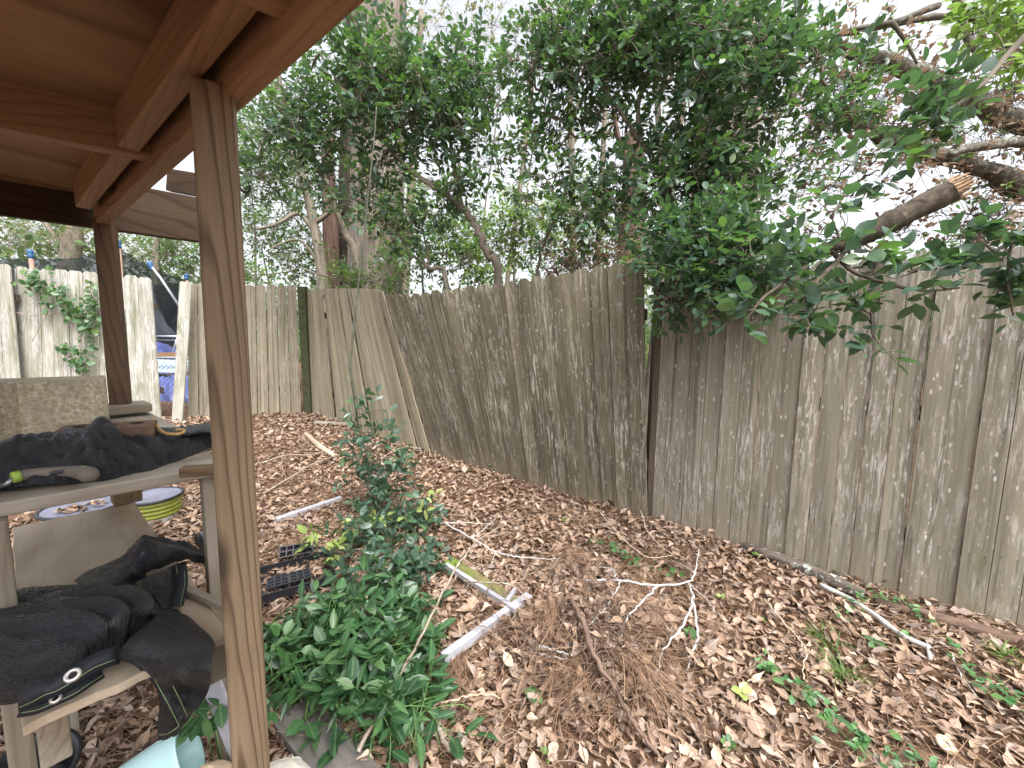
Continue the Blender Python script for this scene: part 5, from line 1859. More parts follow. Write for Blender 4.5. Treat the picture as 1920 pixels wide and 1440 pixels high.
trunk('bare_tree', 'pale crooked multi-limbed trunk beside the slim red-brown trunk', 'tree', [gz(P(606, 540, 7.4))] + PT((604, 520, 7.4), (590, 430, 7.4), (575, 360, 7.3), (540, 250, 7.2), (520, 120, 7.1)), [.10, .10, .08, .075, .05, .03], 'camelbark',
      [(PT((592, 440, 7.4), (560, 400, 7.3), (520, 420, 7.1), (480, 430, 7.0)), (.05, .015)), (PT((600, 500, 7.4), (560, 450, 7.2), (500, 470, 7.0)), (.03, .01)), (PT((590, 420, 7.4), (620, 395, 7.3), (630, 370, 7.2)), (.04, .03))])
trunk('bare_tree', 'pale leaning sapling crossing in front of the dark trunk', 'tree', [gz(P(672, 540, 6.2))] + PT((668, 500, 6.2), (648, 440, 6.2), (632, 400, 6.1), (610, 330, 6.0)), [.06, .055, .05, .04, .02], 'camelbark')
for i, (lab, a, b, d, rd) in enumerate((('slender pale trunk rising behind the leaning fence centre', (1075, 500), (1062, -60), 9.5, .09), ('thin pale sapling left of the red-brown cedar', (1120, 490), (1140, 40), 8.5, .07), ('thin leaning sapling at the middle of the sky gap', (955, 500), (1010, 60), 9.0, .06),
                                        ('grey pole-like trunk behind the camellia fork', (760, 520), (790, 20), 9.8, .12), ('slim grey stem above the leaning fence between leaves', (1245, 420), (1215, -40), 7.0, .06), ('forked grey sapling behind dark leaves at top centre', (1262, 330), (1310, -80), 5.2, .05))):
    p_, r_ = up_trunk(a[0], a[1], b[0], b[1], d, [rd, rd * .9, rd * .8, rd * .5])
    trunk('sapling', lab, 'tree', p_, r_, 'camelbark', [(PT(((a[0] + b[0]) / 2, (a[1] + b[1]) / 2, d), ((a[0] + b[0]) / 2 + 40, (a[1] + b[1]) / 2 - 70, d - .1), ((a[0] + b[0]) / 2 + 60, (a[1] + b[1]) / 2 - 150, d - .2)), (rd * .5, rd * .2))])

# camellia with the forked stem behind the leaning fence
D0 = 4.35
lim = [([gz(P(960, 640, D0))] + PT((935, 530, D0), (912, 470, D0), (890, 420, D0), (862, 385, D0)), [.055, .05, .045, .042, .04]),
       (PT((862, 385, D0), (830, 360, D0), (790, 335, D0), (740, 290, D0), (700, 235, D0), (640, 160, D0), (600, 100, D0)), [.036, .03, .026, .02, .016, .012, .008]),
       (PT((862, 385, D0), (856, 340, D0), (848, 290, D0 + .1), (842, 230, D0 + .1), (850, 150, D0 + .1)), [.03, .028, .022, .015, .008]),
       ([gz(P(870, 640, D0 + .2))] + PT((838, 535, D0 + .2), (805, 503, D0 + .2), (765, 478, D0 + .1)), [.03, .028, .024, .014]),
       (PT((805, 503, D0 + .2), (800, 470, D0 + .2), (792, 425, D0 + .2)), [.014, .012, .007]),
       ([gz(P(1000, 660, 4.0))] + PT((1007, 515, 4.0), (1020, 460, 3.9), (1050, 400, 3.7), (1062, 370, 3.6)), [.016, .015, .013, .01, .006])]
bl = [(690, 165, 4.3, 60, 45, .25, 90, 12), (760, 150, 4.4, 70, 50, .3, 100, 12), (830, 160, 4.4, 60, 40, .25, 70, 10), (720, 90, 4.5, 70, 35, .25, 60, 9), (640, 100, 4.5, 45, 40, .25, 50, 8), (890, 130, 4.4, 45, 35, .2, 40, 8),
      (660, 220, 4.4, 50, 30, .25, 45, 8), (770, 215, 4.3, 60, 35, .25, 60, 9), (850, 225, 4.3, 45, 35, .2, 40, 8), (890, 260, 4.3, 40, 25, .2, 25, 6), (560, 190, 4.7, 55, 50, .3, 60, 10), (530, 260, 4.8, 60, 40, .3, 60, 10),
      (600, 250, 4.7, 45, 35, .3, 40, 8), (490, 320, 4.9, 40, 50, .3, 50, 9), (700, 330, 4.5, 40, 40, .25, 28, 6), (740, 300, 4.4, 40, 30, .2, 22, 6), (790, 285, 4.3, 40, 25, .2, 22, 6), (760, 440, 4.4, 30, 30, .2, 24, 6), (720, 420, 4.3, 30, 26, .2, 22, 6), (690, 380, 4.4, 40, 30, .2, 22, 6),
      (840, 360, 4.3, 50, 25, .2, 26, 7), (800, 400, 4.4, 45, 25, .2, 24, 6), (880, 320, 4.3, 30, 25, .2, 18, 5), (930, 200, 4.4, 30, 40, .2, 18, 6), (600, 330, 4.8, 40, 25, .3, 26, 6)]
tree('camellia_tree', 'evergreen tree with a forked crooked stem leaning over the brown slanted fence', 'tree', lim, bl, [('camellia', .62), ('mid', .38)], EV, .072, 7, (.10, .2), seed=3, dens=1.6, clump=.45)

# dense dark evergreen right of centre that hangs over the fence
D1 = 3.3
lim = [([gz(P(1300, 640, D1))] + PT((1285, 500, D1), (1262, 400, D1), (1235, 320, D1), (1205, 265, D1), (1170, 215, D1), (1120, 150, D1)), [.04, .036, .03, .026, .022, .016, .01]),
       (PT((1200, 250, D1), (1200, 180, D1), (1250, 120, D1 - .1), (1290, 40, D1 - .2), (1310, -40, D1 - .2)), [.02, .014, .012, .01, .007]),
       (PT((1285, 500, D1), (1310, 420, D1), (1340, 300, D1), (1380, 180, D1), (1420, 60, D1)), [.03, .026, .02, .016, .01]),
       (PT((1275, 460, D1), (1300, 470, D1 - .3), (1350, 490, D1 - .6), (1420, 540, D1 - .9)), [.02, .016, .012, .007])]
bl = [(1020, 60, 3.5, 70, 55, .3, 70, 11), (1110, 50, 3.4, 70, 60, .3, 90, 12), (1000, 130, 3.5, 45, 35, .2, 30, 7), (1100, 140, 3.4, 60, 40, .3, 60, 9), (1210, 40, 3.2, 70, 60, .3, 100, 13), (1190, 110, 3.3, 50, 45, .3, 60, 9),
      (1300, 40, 3.1, 70, 50, .3, 100, 12), (1410, 50, 3.0, 60, 50, .3, 90, 12), (1340, 120, 3.0, 70, 45, .3, 100, 12), (1420, 140, 2.9, 45, 45, .3, 60, 9), (1270, 140, 3.1, 50, 35, .2, 50, 8), (1040, 200, 3.5, 40, 35, .2, 22, 6), (1080, 260, 3.5, 40, 40, .2, 24, 6),
      (1010, 260, 3.5, 40, 25, .2, 14, 5), (1170, 320, 3.3, 50, 40, .25, 40, 8), (1110, 330, 3.4, 50, 35, .25, 30, 7), (1030, 380, 3.4, 60, 32, .25, 40, 9), (1090, 400, 3.3, 50, 35, .25, 36, 8), (1170, 400, 3.2, 50, 40, .25, 46, 9), (1020, 330, 3.4, 40, 25, .2, 16, 5),
      (1230, 350, 3.1, 50, 45, .25, 55, 9), (1310, 260, 3.0, 55, 40, .25, 60, 9), (1390, 270, 2.9, 50, 45, .25, 50, 9), (1290, 330, 3.0, 50, 40, .25, 55, 9), (1370, 350, 2.9, 60, 40, .25, 70, 10), (1430, 330, 2.8, 30, 45, .25, 16, 6), (1280, 420, 2.7, 50, 35, .2, 60, 9),
      (1350, 430, 2.6, 55, 35, .2, 70, 10), (1260, 480, 2.55, 50, 30, .2, 55, 9), (1330, 500, 2.45, 60, 32, .2, 75, 11), (1400, 490, 2.35, 50, 35, .2, 60, 9), (1250, 560, 2.45, 25, 22, .12, 18, 5), (1310, 545, 2.4, 45, 25, .15, 40, 8), (1380, 545, 2.3, 45, 25, .15, 36, 8), (1240, 440, 2.7, 30, 30, .2, 24, 6), (1450, 220, 2.8, 25, 35, .2, 12, 5),
      (1150, 80, 3.3, 80, 50, .3, 60, 10), (1480, 120, 2.9, 25, 45, .2, 26, 6), (1520, 90, 2.9, 40, 40, .2, 26, 6), (1560, 190, 2.9, 45, 35, .2, 26, 6), (1530, 270, 2.9, 35, 30, .2, 18, 5), (1620, 130, 3.0, 40, 30, .2, 20, 5), (1600, 240, 2.9, 35, 25, .2, 14, 4), (960, 120, 3.6, 40, 40, .3, 24, 6), (1130, 210, 3.5, 50, 40, .3, 26, 6), (970, 290, 3.6, 40, 35, .3, 18, 5)]
tree('evergreen_tree', 'dense dark glossy evergreen hanging over the gap post and the right fence', 'tree', lim, bl, [('camellia', .72), ('mid', .28)], EV, .066, 7, (.09, .18), seed=5, dens=1.1, clump=.42)

# fallen limb with big leaves in front of the right fence
DF = 1.62
t0 = PT((1788, 356, 1.49), (1740, 380, 1.52), (1690, 406, 1.55), (1640, 432, 1.59), (1600, 452, 1.62), (1540, 470, 1.66), (1500, 482, 1.68))
lim = [(t0, [.043, .042, .041, .039, .034, .026, .018]),
       (PT((1600, 452, 1.64), (1560, 500, 1.58), (1520, 540, 1.52), (1500, 580, 1.5)), [.012, .009, .007, .004]),
       (PT((1560, 470, 1.65), (1600, 510, 1.56), (1660, 530, 1.5), (1730, 545, 1.46), (1800, 540, 1.42)), [.010, .008, .006, .005, .003]),
       (PT((1520, 478, 1.66), (1480, 520, 1.58), (1430, 560, 1.52), (1400, 600, 1.5)), [.009, .007, .005, .003]),
       (PT((1560, 500, 1.58), (1600, 560, 1.5), (1630, 590, 1.48)), [.007, .005, .003])]
bl = [(1575, 470, 1.6, 40, 18, .08, 9, 4), (1520, 480, 1.62, 40, 22, .08, 9, 4), (1560, 410, 1.66, 50, 30, .08, 5, 3), (1490, 440, 1.66, 36, 24, .08, 5, 3), (1650, 490, 1.54, 40, 28, .07, 16, 5), (1700, 510, 1.5, 40, 22, .06, 13, 4), (1770, 540, 1.44, 42, 14, .05, 10, 4),
      (1470, 520, 1.56, 40, 24, .07, 14, 4), (1420, 585, 1.5, 45, 24, .06, 18, 5), (1490, 590, 1.5, 40, 26, .06, 18, 5), (1540, 560, 1.5, 35, 24, .06, 13, 4), (1620, 590, 1.48, 40, 22, .06, 20, 5), (1600, 345, 1.75, 50, 26, .1, 6, 3), (1650, 320, 1.75, 36, 26, .1, 4, 3)]
t = tree('fallen_branch', 'thick broken limb with snapped end and big green leaves fallen across the right fence', 'branch', lim, bl, [('camellia', .85), ('mid', .15)], ROUND + EV, .068, 5, (.06, .12), 'limbbark', dens=.5, seed=9, twigr=.0025, link_r=.006, clump=.5)
mb = MB()
rr = random.Random(4)
ax_ = norm(t0[0] - t0[1])
u_ = norm(np.cross(ax_, [0, 0, 1.])); v_ = np.cross(ax_, u_)
for _ in range(120):
    an, q = rr.uniform(0, 6.28), rr.uniform(0, .04)
    c = t0[0] + (u_ * math.cos(an) + v_ * math.sin(an)) * q
    L = rr.uniform(.005, .05)
    mb.tube([c - ax_ * .01, c + ax_ * L], [.007, .0015], 4)
mb.build('snapped_end', M['snapped'], t)

# oak with dead brown leaves on the right
DO = 4.0
lim = [([gz(P(2250, 700, DO)), P(2240, 500, DO), P(2180, 330, DO), P(2050, 270, DO), P(1920, 232, DO - .1), P(1800, 180, DO - .2), P(1700, 132, DO - .3), P(1600, 100, DO - .3), P(1520, 95, DO - .3)], [.15, .14, .12, .10, .085, .08, .07, .05, .03]),
       ([P(2180, 400, DO), P(2050, 390, DO - .1), P(1930, 350, DO - .2), P(1830, 310, DO - .2), P(1740, 285, DO - .3), P(1650, 252, DO - .3), P(1560, 195, DO - .3)], [.10, .09, .08, .075, .068, .06, .035]),
       ([P(2050, 270, DO), P(1990, 262, DO - .3), P(1900, 268, DO - .4), P(1830, 275, DO - .5), P(1780, 290, DO - .5)], [.06, .05, .045, .038, .022]),
       ([P(2100, 560, DO), P(1990, 380, DO), P(1920, 370, DO), P(1860, 340, DO)], [.07, .06, .05, .035]),
       (PT((1920, 60, 3.6), (1800, 30, 3.6), (1700, 40, 3.6), (1600, 62, 3.6), (1500, 70, 3.6)), [.03, .028, .022, .018, .01]),
       (PT((1760, 10, 3.4), (1680, 40, 3.4), (1600, 55, 3.4), (1530, 80, 3.4)), [.025, .022, .018, .01]),
       (PT((1790, -30, 3.2), (1810, 60, 3.2), (1850, 120, 3.2)), [.03, .026, .02]),
       (PT((1665, 35, 3.4), (1690, 65, 3.4), (1720, 120, 3.4)), [.02, .015, .008])]
bl = [(1560, 150, 3.7, 70, 50, .3, 60, 11), (1640, 190, 3.8, 80, 50, .3, 60, 11), (1740, 210, 3.8, 80, 45, .3, 55, 10), (1850, 170, 3.9, 80, 50, .3, 60, 11), (1900, 120, 3.8, 50, 60, .3, 55, 9), (1880, 60, 3.7, 60, 40, .3, 40, 8), (1600, 270, 3.8, 70, 40, .3, 40, 9),
      (1720, 300, 3.8, 70, 30, .3, 40, 8), (1850, 240, 3.9, 70, 35, .3, 55, 9), (1880, 330, 4.0, 60, 40, .3, 60, 10), (1890, 400, 4.0, 50, 40, .3, 50, 9), (1800, 400, 4.1, 60, 35, .3, 30, 8), (1700, 420, 4.1, 50, 25, .3, 26, 7), (1560, 350, 4.0, 60, 40, .3, 26, 8), (1480, 300, 4.0, 40, 60, .3, 20, 7),
      (1540, 440, 4.1, 40, 20, .2, 14, 5), (1830, 450, 4.1, 80, 18, .2, 30, 8), (1930, 470, 4.0, 50, 25, .2, 25, 6), (1500, 180, 3.9, 30, 50, .2, 20, 5)]
tree('oak_tree', 'oak with heavy grey limbs and curled dead brown leaves on the right', 'tree', lim, bl, [('deadtree', .82), ('lime', .09), ('mid', .09)], DEADT, .062, 4, (.05, .12), 'oakbark', seed=13, twigr=.003, link_r=.009, clump=.65, dens=1.2)

# leafy boughs that reach in from the right
lim = [(PT((2100, -80, 1.6), (1980, 20, 1.7), (1900, 90, 1.75), (1840, 160, 1.75), (1780, 210, 1.75), (1720, 290, 1.75)), [.02, .016, .012, .009, .006, .003]),
       (PT((2100, 300, 1.4), (1980, 360, 1.42), (1920, 420, 1.42), (1870, 470, 1.42), (1840, 450, 1.42)), [.014, .01, .007, .005, .003]),
       (PT((1900, 440, 1.42), (1890, 520, 1.4), (1900, 590, 1.4)), [.007, .005, .003])]
bl = [(1740, 205, 1.75, 50, 30, .1, 16, 5), (1720, 250, 1.75, 45, 30, .1, 15, 5), (1790, 180, 1.75, 40, 25, .1, 12, 4), (1690, 290, 1.75, 35, 25, .1, 9, 3), (1850, 455, 1.42, 30, 22, .05, 10, 4), (1895, 500, 1.4, 25, 25, .05, 9, 4), (1900, 560, 1.4, 24, 30, .05, 11, 4), (1890, 470, 1.4, 30, 30, .05, 8, 3)]
tree('overhanging_bough', 'thin bough with large shiny leaves entering from the right frame edge', 'branch', lim, bl, [('camellia', .8), ('mid', .2)], ROUND + EV, .06, 5, (.05, .1), 'camelbark', seed=15, twigr=.002, link_r=.005, clump=.5)
lim = [(PT((2150, 60, 2.6), (2000, 60, 2.6), (1920, 70, 2.6), (1880, 60, 2.6)), [.03, .02, .012, .006])]
bl = [(1860, 60, 2.6, 40, 40, .2, 22, 5), (1890, 110, 2.6, 45, 30, .2, 24, 5), (1900, 40, 2.6, 35, 35, .2, 18, 4), (1850, 20, 2.6, 35, 25, .2, 12, 4)]
tree('overhanging_bough', 'bright yellow-green bough in the top right corner', 'branch', lim, bl, [('lime', 1.0)], EV, .07, 6, (.08, .15), 'camelbark', seed=16, link_r=.007)

# understorey beyond the fence
def shrub(label, base_px, d, bl, mats, seed, size=.07, nl=7, name='shrub', cat='shrub', tpl=None, group='shrubs beyond the fence', clump=.4):
    b = gz(P(base_px[0], base_px[1], d))
    c = P(bl[0][0], bl[0][1], d)
    lim = [([b, (b + c) / 2 + np.array([.08, 0, 0]), c], [.035, .025, .01])]
    tree(name, label, cat, lim, bl, mats, tpl or FLAT3, size, nl, (.12, .26), dens=1.7, seed=seed, group=group, clump=clump, twigr=.003, link_r=.012)


shrub('bright yellow-green shrub behind the low middle of the leaning fence', (960, 620), 7.0, [(960, 430, 7.0, 70, 50, .5, 130, 14), (1020, 470, 7.2, 60, 40, .5, 90, 10), (900, 470, 7.0, 50, 40, .5, 80, 10), (1000, 390, 7.2, 50, 35, .5, 50, 8)], [('lime', .75), ('mid', .25)], 31)
shrub('yellow-green shrub just left of the red-brown cedar', (1110, 620), 7.6, [(1110, 450, 7.6, 60, 45, .5, 120, 12), (1150, 420, 7.8, 40, 40, .5, 60, 8), (1080, 380, 7.8, 40, 35, .5, 40, 7), (1210, 470, 7.6, 40, 30, .4, 60, 8)], [('lime', .8), ('mid', .2)], 32)
shrub('leafy shrub between the wide grey trunk and the camellia stems', (780, 620), 6.4, [(790, 470, 6.4, 55, 35, .5, 90, 10), (840, 430, 6.6, 55, 40, .5, 80, 10), (750, 400, 6.8, 45, 40, .5, 50, 8), (870, 490, 6.2, 50, 30, .4, 60, 8)], [('mid', .6), ('lime', .4)], 33)
shrub('blue-green shrub behind the far fence panel', (520, 620), 8.0, [(490, 460, 8.0, 50, 60, .6, 120, 12), (540, 420, 8.2, 50, 60, .6, 110, 12), (470, 380, 8.4, 40, 60, .6, 80, 10), (580, 500, 7.8, 50, 25, .5, 50, 7), (560, 340, 8.2, 60, 50, .6, 90, 10)], [('fargreen', .6), ('mid', .4)], 34)
shrub('tall evergreen rising beside the near deck post in the distance', (470, 620), 9.5, [(470, 280, 9.5, 50, 60, .8, 110, 12), (520, 200, 9.5, 50, 60, .8, 90, 10), (580, 300, 9.8, 50, 50, .8, 80, 10), (640, 330, 9.6, 50, 50, .8, 70, 9), (640, 470, 9.5, 60, 40, .8, 80, 10)], [('fargreen', .7), ('mid', .3)], 35, .085, name='evergreen_tree', cat='tree')
shrub('low pale shrub at the foot of the wide grey trunk', (700, 620), 6.0, [(640, 520, 6.0, 35, 16, .3, 40, 6), (720, 525, 6.0, 50, 14, .3, 40, 6), (470, 515, 6.4, 40, 14, .3, 30, 6)], [('lime', .6), ('mid', .4)], 36, .06)
shrub('dead brown brush behind the high end of the leaning fence', (1110, 640), 4.2, [(1090, 490, 4.2, 45, 18, .3, 46, 9), (1060, 500, 4.3, 30, 15, .3, 20, 6), (1150, 480, 4.2, 30, 18, .2, 18, 5)], [('deadtree', 1.0)], 37, .055, 4, tpl=DEADT)
shrub('feathery dark evergreen behind the forked gap of the right panel', (1230, 620), 4.6, [(1230, 480, 4.6, 30, 30, .3, 40, 7), (1215, 510, 4.4, 20, 15, .3, 20, 4), (1330, 470, 5.2, 60, 50, .4, 60, 8)], [('lime', .6), ('mid', .4)], 38, .06)
# tall crowns behind that break up the sky
shrub('tall open crown high behind the camellia top', (860, 640), 11.0, [(950, 60, 11, 90, 60, 1.0, 60, 12), (850, 60, 11, 80, 60, 1.0, 50, 10), (930, 320, 11.5, 90, 70, 1.0, 60, 12), (1060, 300, 11.5, 80, 70, 1.0, 50, 10), (760, 340, 11, 80, 60, 1, 50, 10)], [('fargreen', .5), ('olive', .5)], 41, .10, 6, 'tall_tree', 'tree', group=None, clump=.5)
shrub('tall open crown high behind the dark evergreen', (1330, 640), 10.0, [(1280, 60, 10, 90, 70, 1.0, 60, 12), (1420, 200, 10, 80, 80, 1.0, 60, 12), (1460, 380, 10.5, 80, 60, 1.0, 60, 10), (1180, 250, 10.5, 70, 70, 1.0, 40, 8), (1500, 60, 10, 70, 60, 1, 30, 7)], [('fargreen', .5), ('olive', .5)], 42, .10, 6, 'tall_tree', 'tree', group=None, clump=.5)
shrub('hazy olive tree far beyond the pale left fence', (100, 640), 15.0, [(90, 460, 15, 70, 50, 1.5, 170, 16), (30, 440, 15.5, 60, 50, 1.5, 130, 12), (150, 440, 15, 60, 45, 1.5, 130, 12), (280, 450, 15, 50, 45, 1.5, 110, 12), (-60, 450, 15.5, 70, 60, 1.5, 100, 10), (-180, 440, 15.5, 80, 60, 1.5, 100, 10)], [('olive', .7), ('fargreen', .3)], 43, .085, 10, 'far_tree', 'tree', group=None)
shrub('darker green tree beyond the trampoline gap', (350, 640), 10.5, [(340, 465, 10.5, 40, 30, .8, 90, 10), (300, 490, 10.8, 40, 25, .8, 60, 8), (380, 500, 10.6, 40, 40, .8, 80, 10), (330, 560, 11.5, 50, 40, .8, 60, 8), (260, 470, 11, 40, 40, .8, 60, 8), (300, 580, 12, 60, 30, .8, 60, 8)], [('fargreen', .7), ('mid', .3)], 44, .09, 6, 'far_tree', 'tree', group=None)
trunk('bare_tree', 'pale bent trunk beyond the broken trampoline', 'tree', [gz(P(300, 700, 10.0))] + PT((298, 660, 10), (305, 605, 10), (340, 570, 9.8), (370, 558, 9.7)), [.16, .15, .13, .12, .10], 'camelbark', [(PT((298, 640, 10), (292, 520, 10), (294, 440, 10)), (.12, .06))])
trunk('bare_tree', 'pale upright trunk in the hazy trees above the left fence', 'tree', [gz(P(132, 700, 14))] + PT((130, 520, 14), (134, 440, 14), (120, 380, 14)), [.32, .3, .28, .2], 'camelbark', [(PT((130, 500, 14), (100, 440, 14), (70, 400, 14)), (.12, .05))])

# the far wood that closes the view: one mass no one could count
n = 46000
ang = rng.uniform(-1.35, 1.35, n); rad = rng.uniform(19, 30, n)
xw, yw = np.sin(ang) * rad, np.cos(ang) * rad + 1
k = np.array([mnoise.noise(Vector((a * .25, b * .25, 1.0))) for a, b in zip(xw, yw)])
hmax = 4.2 + 3.0 * k
zw = rng.random(n) ** 1.2 * hmax + .1
pw = np.stack([xw, yw, zw], -1)
tag(scatter('far_woods', FLAT3, pw, rng.normal(0, 1, (n, 3)), rng.normal(0, 1, (n, 3)) + np.array([0, -.4, .6]), rng.uniform(.14, .34, n), M['fargreen']), kind='stuff')

# ------------------------------------------------------------------ beyond the left fence
M['bluecap'] = simple('teal plastic cap', (.03, .10, .22), .4, .5)
M['foam'] = simple('brown foam sleeve', (.30, .19, .15), .8, .2)
M['galv'] = simple('galvanised tube', (.42, .46, .50), .35, .5, .1, 30, 0, .4)
M['bluepad'] = simple('blue vinyl pad', (.075, .095, .27), .45, .5, .25, 6)
N = NT('trampoline net')
N.col((.02, .025, .03), .8, .1)
tr = N.n('BsdfTransparent'); mx = N.n('MixShader'); mx.inputs[0].default_value = .75
N.l(tr.outputs[0], mx.inputs[1]); N.l(N.b.outputs[0], mx.inputs[2]); N.l(mx.outputs[0], N.out.inputs[0])
M['net'] = N.m
DT = 8.2
tc = P(150, 640, DT); tc[2] = .75
t = thing('trampoline', 'round trampoline with sagging black safety net and blue capped poles beyond the pale fence', 'trampoline', (tc[0], tc[1], .2))
RT = 1.75
mb = MB()
ring = [tc + np.array([math.cos(a) * RT, math.sin(a) * RT, 0]) for a in np.linspace(0, 2 * math.pi, 49)]
mb.tube(ring, .025, 8); mb.tube([p - UP * .12 for p in ring], .02, 8)
for k in range(6):
    a = k * math.pi / 3 + .2
    q = tc + np.array([math.cos(a) * RT, math.sin(a) * RT, 0])
    mb.tube([q, q - UP * .62], .02, 8)
mb.build('frame', M['galv'], t, True)
mb = MB()
mb.lathe([(.001, -.01), (RT * .85, -.01)], tc, (0, 0, 1), 48); mb.build('mat', M['blackplastic'], t)
mb = MB()
mb.lathe([(RT * .84, .0), (RT * .86, .035), (RT * 1.03, .035), (RT * 1.05, .0)], tc, (0, 0, 1), 48); mb.build('pad', M['bluepad'], t)
tops = []
for k in range(6):
    a = [-2.1, -1.0, -.40, .6, 1.6, 2.7][k]
    q = tc + np.array([math.cos(a) * (RT + .04), math.sin(a) * (RT + .04), 0])
    top = q + UP * [1.95, 1.86, 2.22, 1.9, 1.9, 1.9][k]
    tops.append((a, q, top))
    mb = MB(); mb.tube([q - UP * .3, top], .03, 10); mb.build('pole', M['foam'], t, True)
    mb = MB(); mb.lathe([(.001, .13), (.035, .12), (.045, .09), (.03, .06), (.045, .03), (.04, 0), (.03, -.02)], top, (0, 0, 1), 14); mb.build('pole_cap', M['bluecap'], t, True)
mb = MB()
V, Fs = [], []
nseg = 16
for i in range(6):
    _, q0, t0_ = tops[i]; _, q1, t1_ = tops[(i + 1) % 6]
    for s_ in range(nseg):
        f0, f1 = s_ / nseg, (s_ + 1) / nseg
        for f_ in (f0, f1):
            bq = q0 * (1 - f_) + q1 * f_; tq = t0_ * (1 - f_) + t1_ * f_ - UP * (.07 * math.sin(math.pi * f_) + .02)
            V += [bq, bq * .5 + tq * .5, tq]
        o0 = len(V) - 6
        Fs += [(o0, o0 + 3, o0 + 4, o0 + 1), (o0 + 1, o0 + 4, o0 + 5, o0 + 2)]
mb.add(V, Fs); mb.build('safety_net', M['net'], t)
# collapsed part of the net and a bent pole in the gap
t = thing('collapsed_net', 'collapsed dark safety net with a bent grey pole seen through the fence gap', 'safety net', P(300, 640, 7.4))
mb = MB()
g = [PT((240, 478, 7.6), (258, 520, 7.5), (270, 545, 7.4)), PT((284, 520, 7.6), (286, 560, 7.5), (287, 628, 7.4)), PT((288, 562, 7.6), (306, 600, 7.5), (308, 630, 7.4)), PT((300, 590, 7.6), (316, 612, 7.5), (336, 630, 7.4))]
patch(mb, g[1:], 24, 16, .03, 4, 1.0)
o = mb.build('net_cloth', simple('dark net', (.03, .035, .045), .8, .2), t, True)
s = o.modifiers.new('thickness', 'SOLIDIFY'); s.thickness = .004
mb = MB(); mb.tube(PT((276, 490, 7.5), (300, 520, 7.5), (340, 580, 7.5)), .022, 10); mb.build('pole', M['galv'], t, True)
mb = MB(); mb.lathe([(.001, .1), (.04, .09), (.05, .05), (.035, 0), (.03, -.06)], P(283, 500, 7.5), (-.3, 0, .9), 14); mb.build('pole_cap', M['bluecap'], t, True)
mb = MB(); mb.tube(PT((280, 630, 7.4), (345, 631, 7.4)), .018, 8); mb.tube(PT((282, 637, 7.5), (345, 638, 7.5)), .018, 8); mb.tube(PT((333, 632, 7.4), (322, 665, 7.4)), .015, 8); mb.build('frame_tube', M['galv'], t, True)
# heap of blue vinyl
t = thing('blue_tarp', 'heap of blue vinyl covers lying behind the fence gap', 'tarp', P(310, 760, 6.6))
mb = MB()
g = [PT((270, 640, 7.9), (300, 638, 7.9), (330, 650, 7.9), (360, 645, 7.9)), PT((270, 655, 7.6), (300, 652, 7.6), (330, 660, 7.6), (360, 658, 7.6)), PT((270, 668, 7.3), (300, 668, 7.3), (330, 670, 7.3), (360, 670, 7.3))]
patch(mb, g, 24, 16, .08, 3, 2.0)
mb.build('top_sheet', M['bluepad'], t, True)
mb = MB()
g = [PT((265, 705, 7.0), (300, 702, 7.0), (330, 700, 7.0), (365, 704, 7.0)), PT((265, 730, 6.7), (300, 726, 6.7), (330, 728, 6.7), (365, 730, 6.7)), PT((265, 770, 6.5), (300, 768, 6.5), (330, 768, 6.5), (365, 770, 6.5)), PT((265, 800, 6.4), (300, 798, 6.4), (330, 798, 6.4), (365, 800, 6.4))]
patch(mb, g, 30, 24, .10, 3, 5.0)
mb.build('lower_sheet', M['bluepad'], t, True)
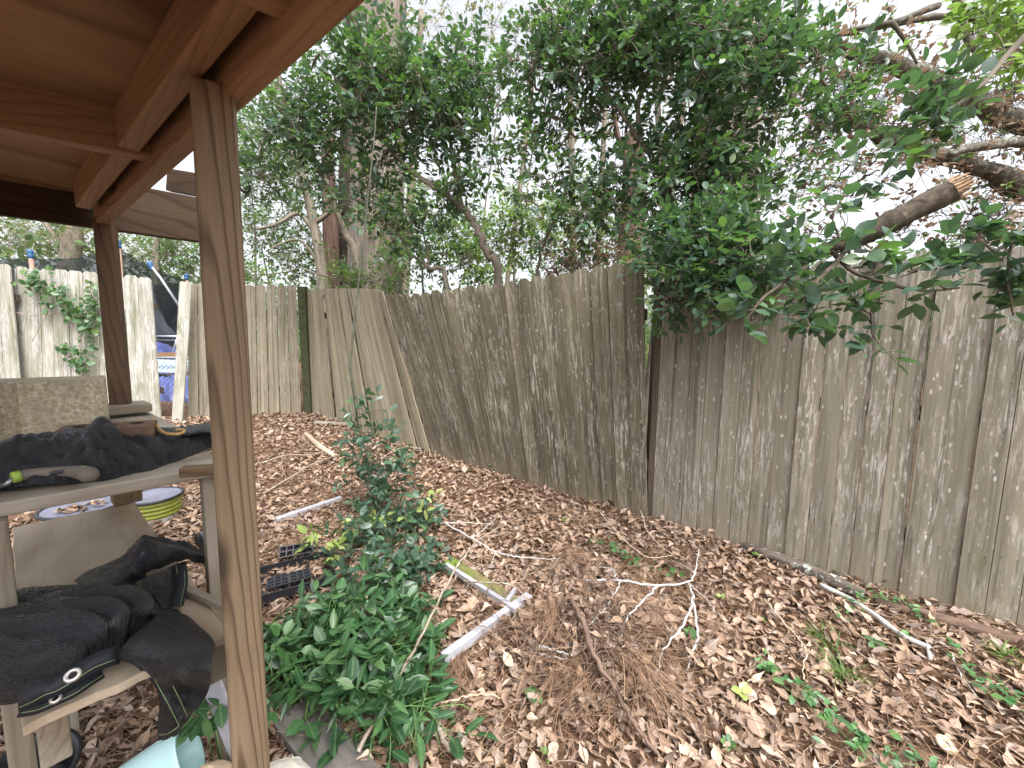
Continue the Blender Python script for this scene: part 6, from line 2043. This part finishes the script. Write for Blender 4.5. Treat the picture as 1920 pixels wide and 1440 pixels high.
# pale blue lid
mb = MB(); c = P(310, 690, 7.2)
mb.prism([(-.5, -.2), (.5, -.2), (.47, .25), (.36, .33), (-.36, .33), (-.47, .25)], 0, .06, (c, np.array([1., 0, 0]), norm(np.array([0, .8, .5])), norm(np.array([0, -.5, .8]))))
tag(mb.build('plastic_cover', simple('pale blue plastic', (.38, .48, .62), .3, .5, .1, 5), None, bevel=.02), 'pale blue plastic cover lying behind the wire fence in the gap', 'cover')
mb = MB(); mb.beam(P(270, 667, 7.0), P(360, 665, 7.0), .04, .10)
tag(mb.build('raised_bed_board', M['deck'], None), 'orange-brown timber edge of a raised bed seen through the gap', 'board')
mb = MB(); mb.beam(P(35, 648, 6.6), P(36, 668, 6.6), .16, .03, (0, -1, 0))
tag(mb.build('orange_sign', simple('orange plastic', (.55, .22, .10), .5), None), 'small orange plate behind the gap at the left edge', 'plate')
mb = MB()
g = [PT((18, 505, 6.4), (32, 505, 6.4)), PT((16, 600, 6.4), (46, 600, 6.4)), PT((20, 660, 6.4), (50, 660, 6.4)), PT((26, 720, 6.4), (50, 720, 6.4))]
patch(mb, g, 16, 6, .02, 4, 1.0)
tag(mb.build('black_sheet', M['blackplastic'], None, True), 'black sheet hanging behind the gap at the left edge', 'plastic sheet')
# neighbour's fences
def far_fence(label, a, b, top, pitch, mat, d):
    pa = []
    for q in (a, b):
        B = P(q[0], q[1], d); T = P(q[0], top, d)
        pa.append((B, T))
    t = thing('far_fence', label, 'fence', pa[0][0])
    mb = MB(); pickets(mb, pa, pitch, .01, seed=3, ears=False); mb.build('pickets', M[mat], t)


far_fence('tan privacy fence far beyond the gap', (270, 640), (420, 640), 588, .16, 'fence_b', 14.0)
far_fence('grey privacy fence in front of the far tan one', (270, 650), (400, 650), 602, .16, 'fence_k', 12.5)
# chain link
t = thing('chain_link_fence', 'galvanised chain link fence just behind the fence gap', 'fence', P(315, 780, 6.0))
mb = MB()
a_, b_ = P(278, 780, 6.0), P(372, 780, 6.0)
zt = P(310, 672, 6.0)[2]
L = np.linalg.norm(b_ - a_); H_ = zt - a_[2]; st = .075
for k in range(-int(H_ / st) - 1, int(L / st) + 1):
    for s_ in (1, -1):
        x0 = k * st if s_ == 1 else (k * st + H_)
        pts = []
        for f_ in np.linspace(0, 1, 9):
            xx_ = x0 + s_ * H_ * f_
            if 0 <= xx_ <= L: pts.append(a_ + (b_ - a_) / L * xx_ + UP * (H_ * f_))
        if len(pts) > 1: mb.tube(pts, .003, 3, False)
mb.build('mesh_wire', M['galv'], t)
mb = MB(); mb.tube([a_ + UP * H_, b_ + UP * H_], .02, 8); mb.build('top_rail', M['galv'], t, True)
mb = MB(); mb.tube([b_ - UP * .2, b_ + UP * H_], .025, 8); mb.build('post', M['galv'], t, True)
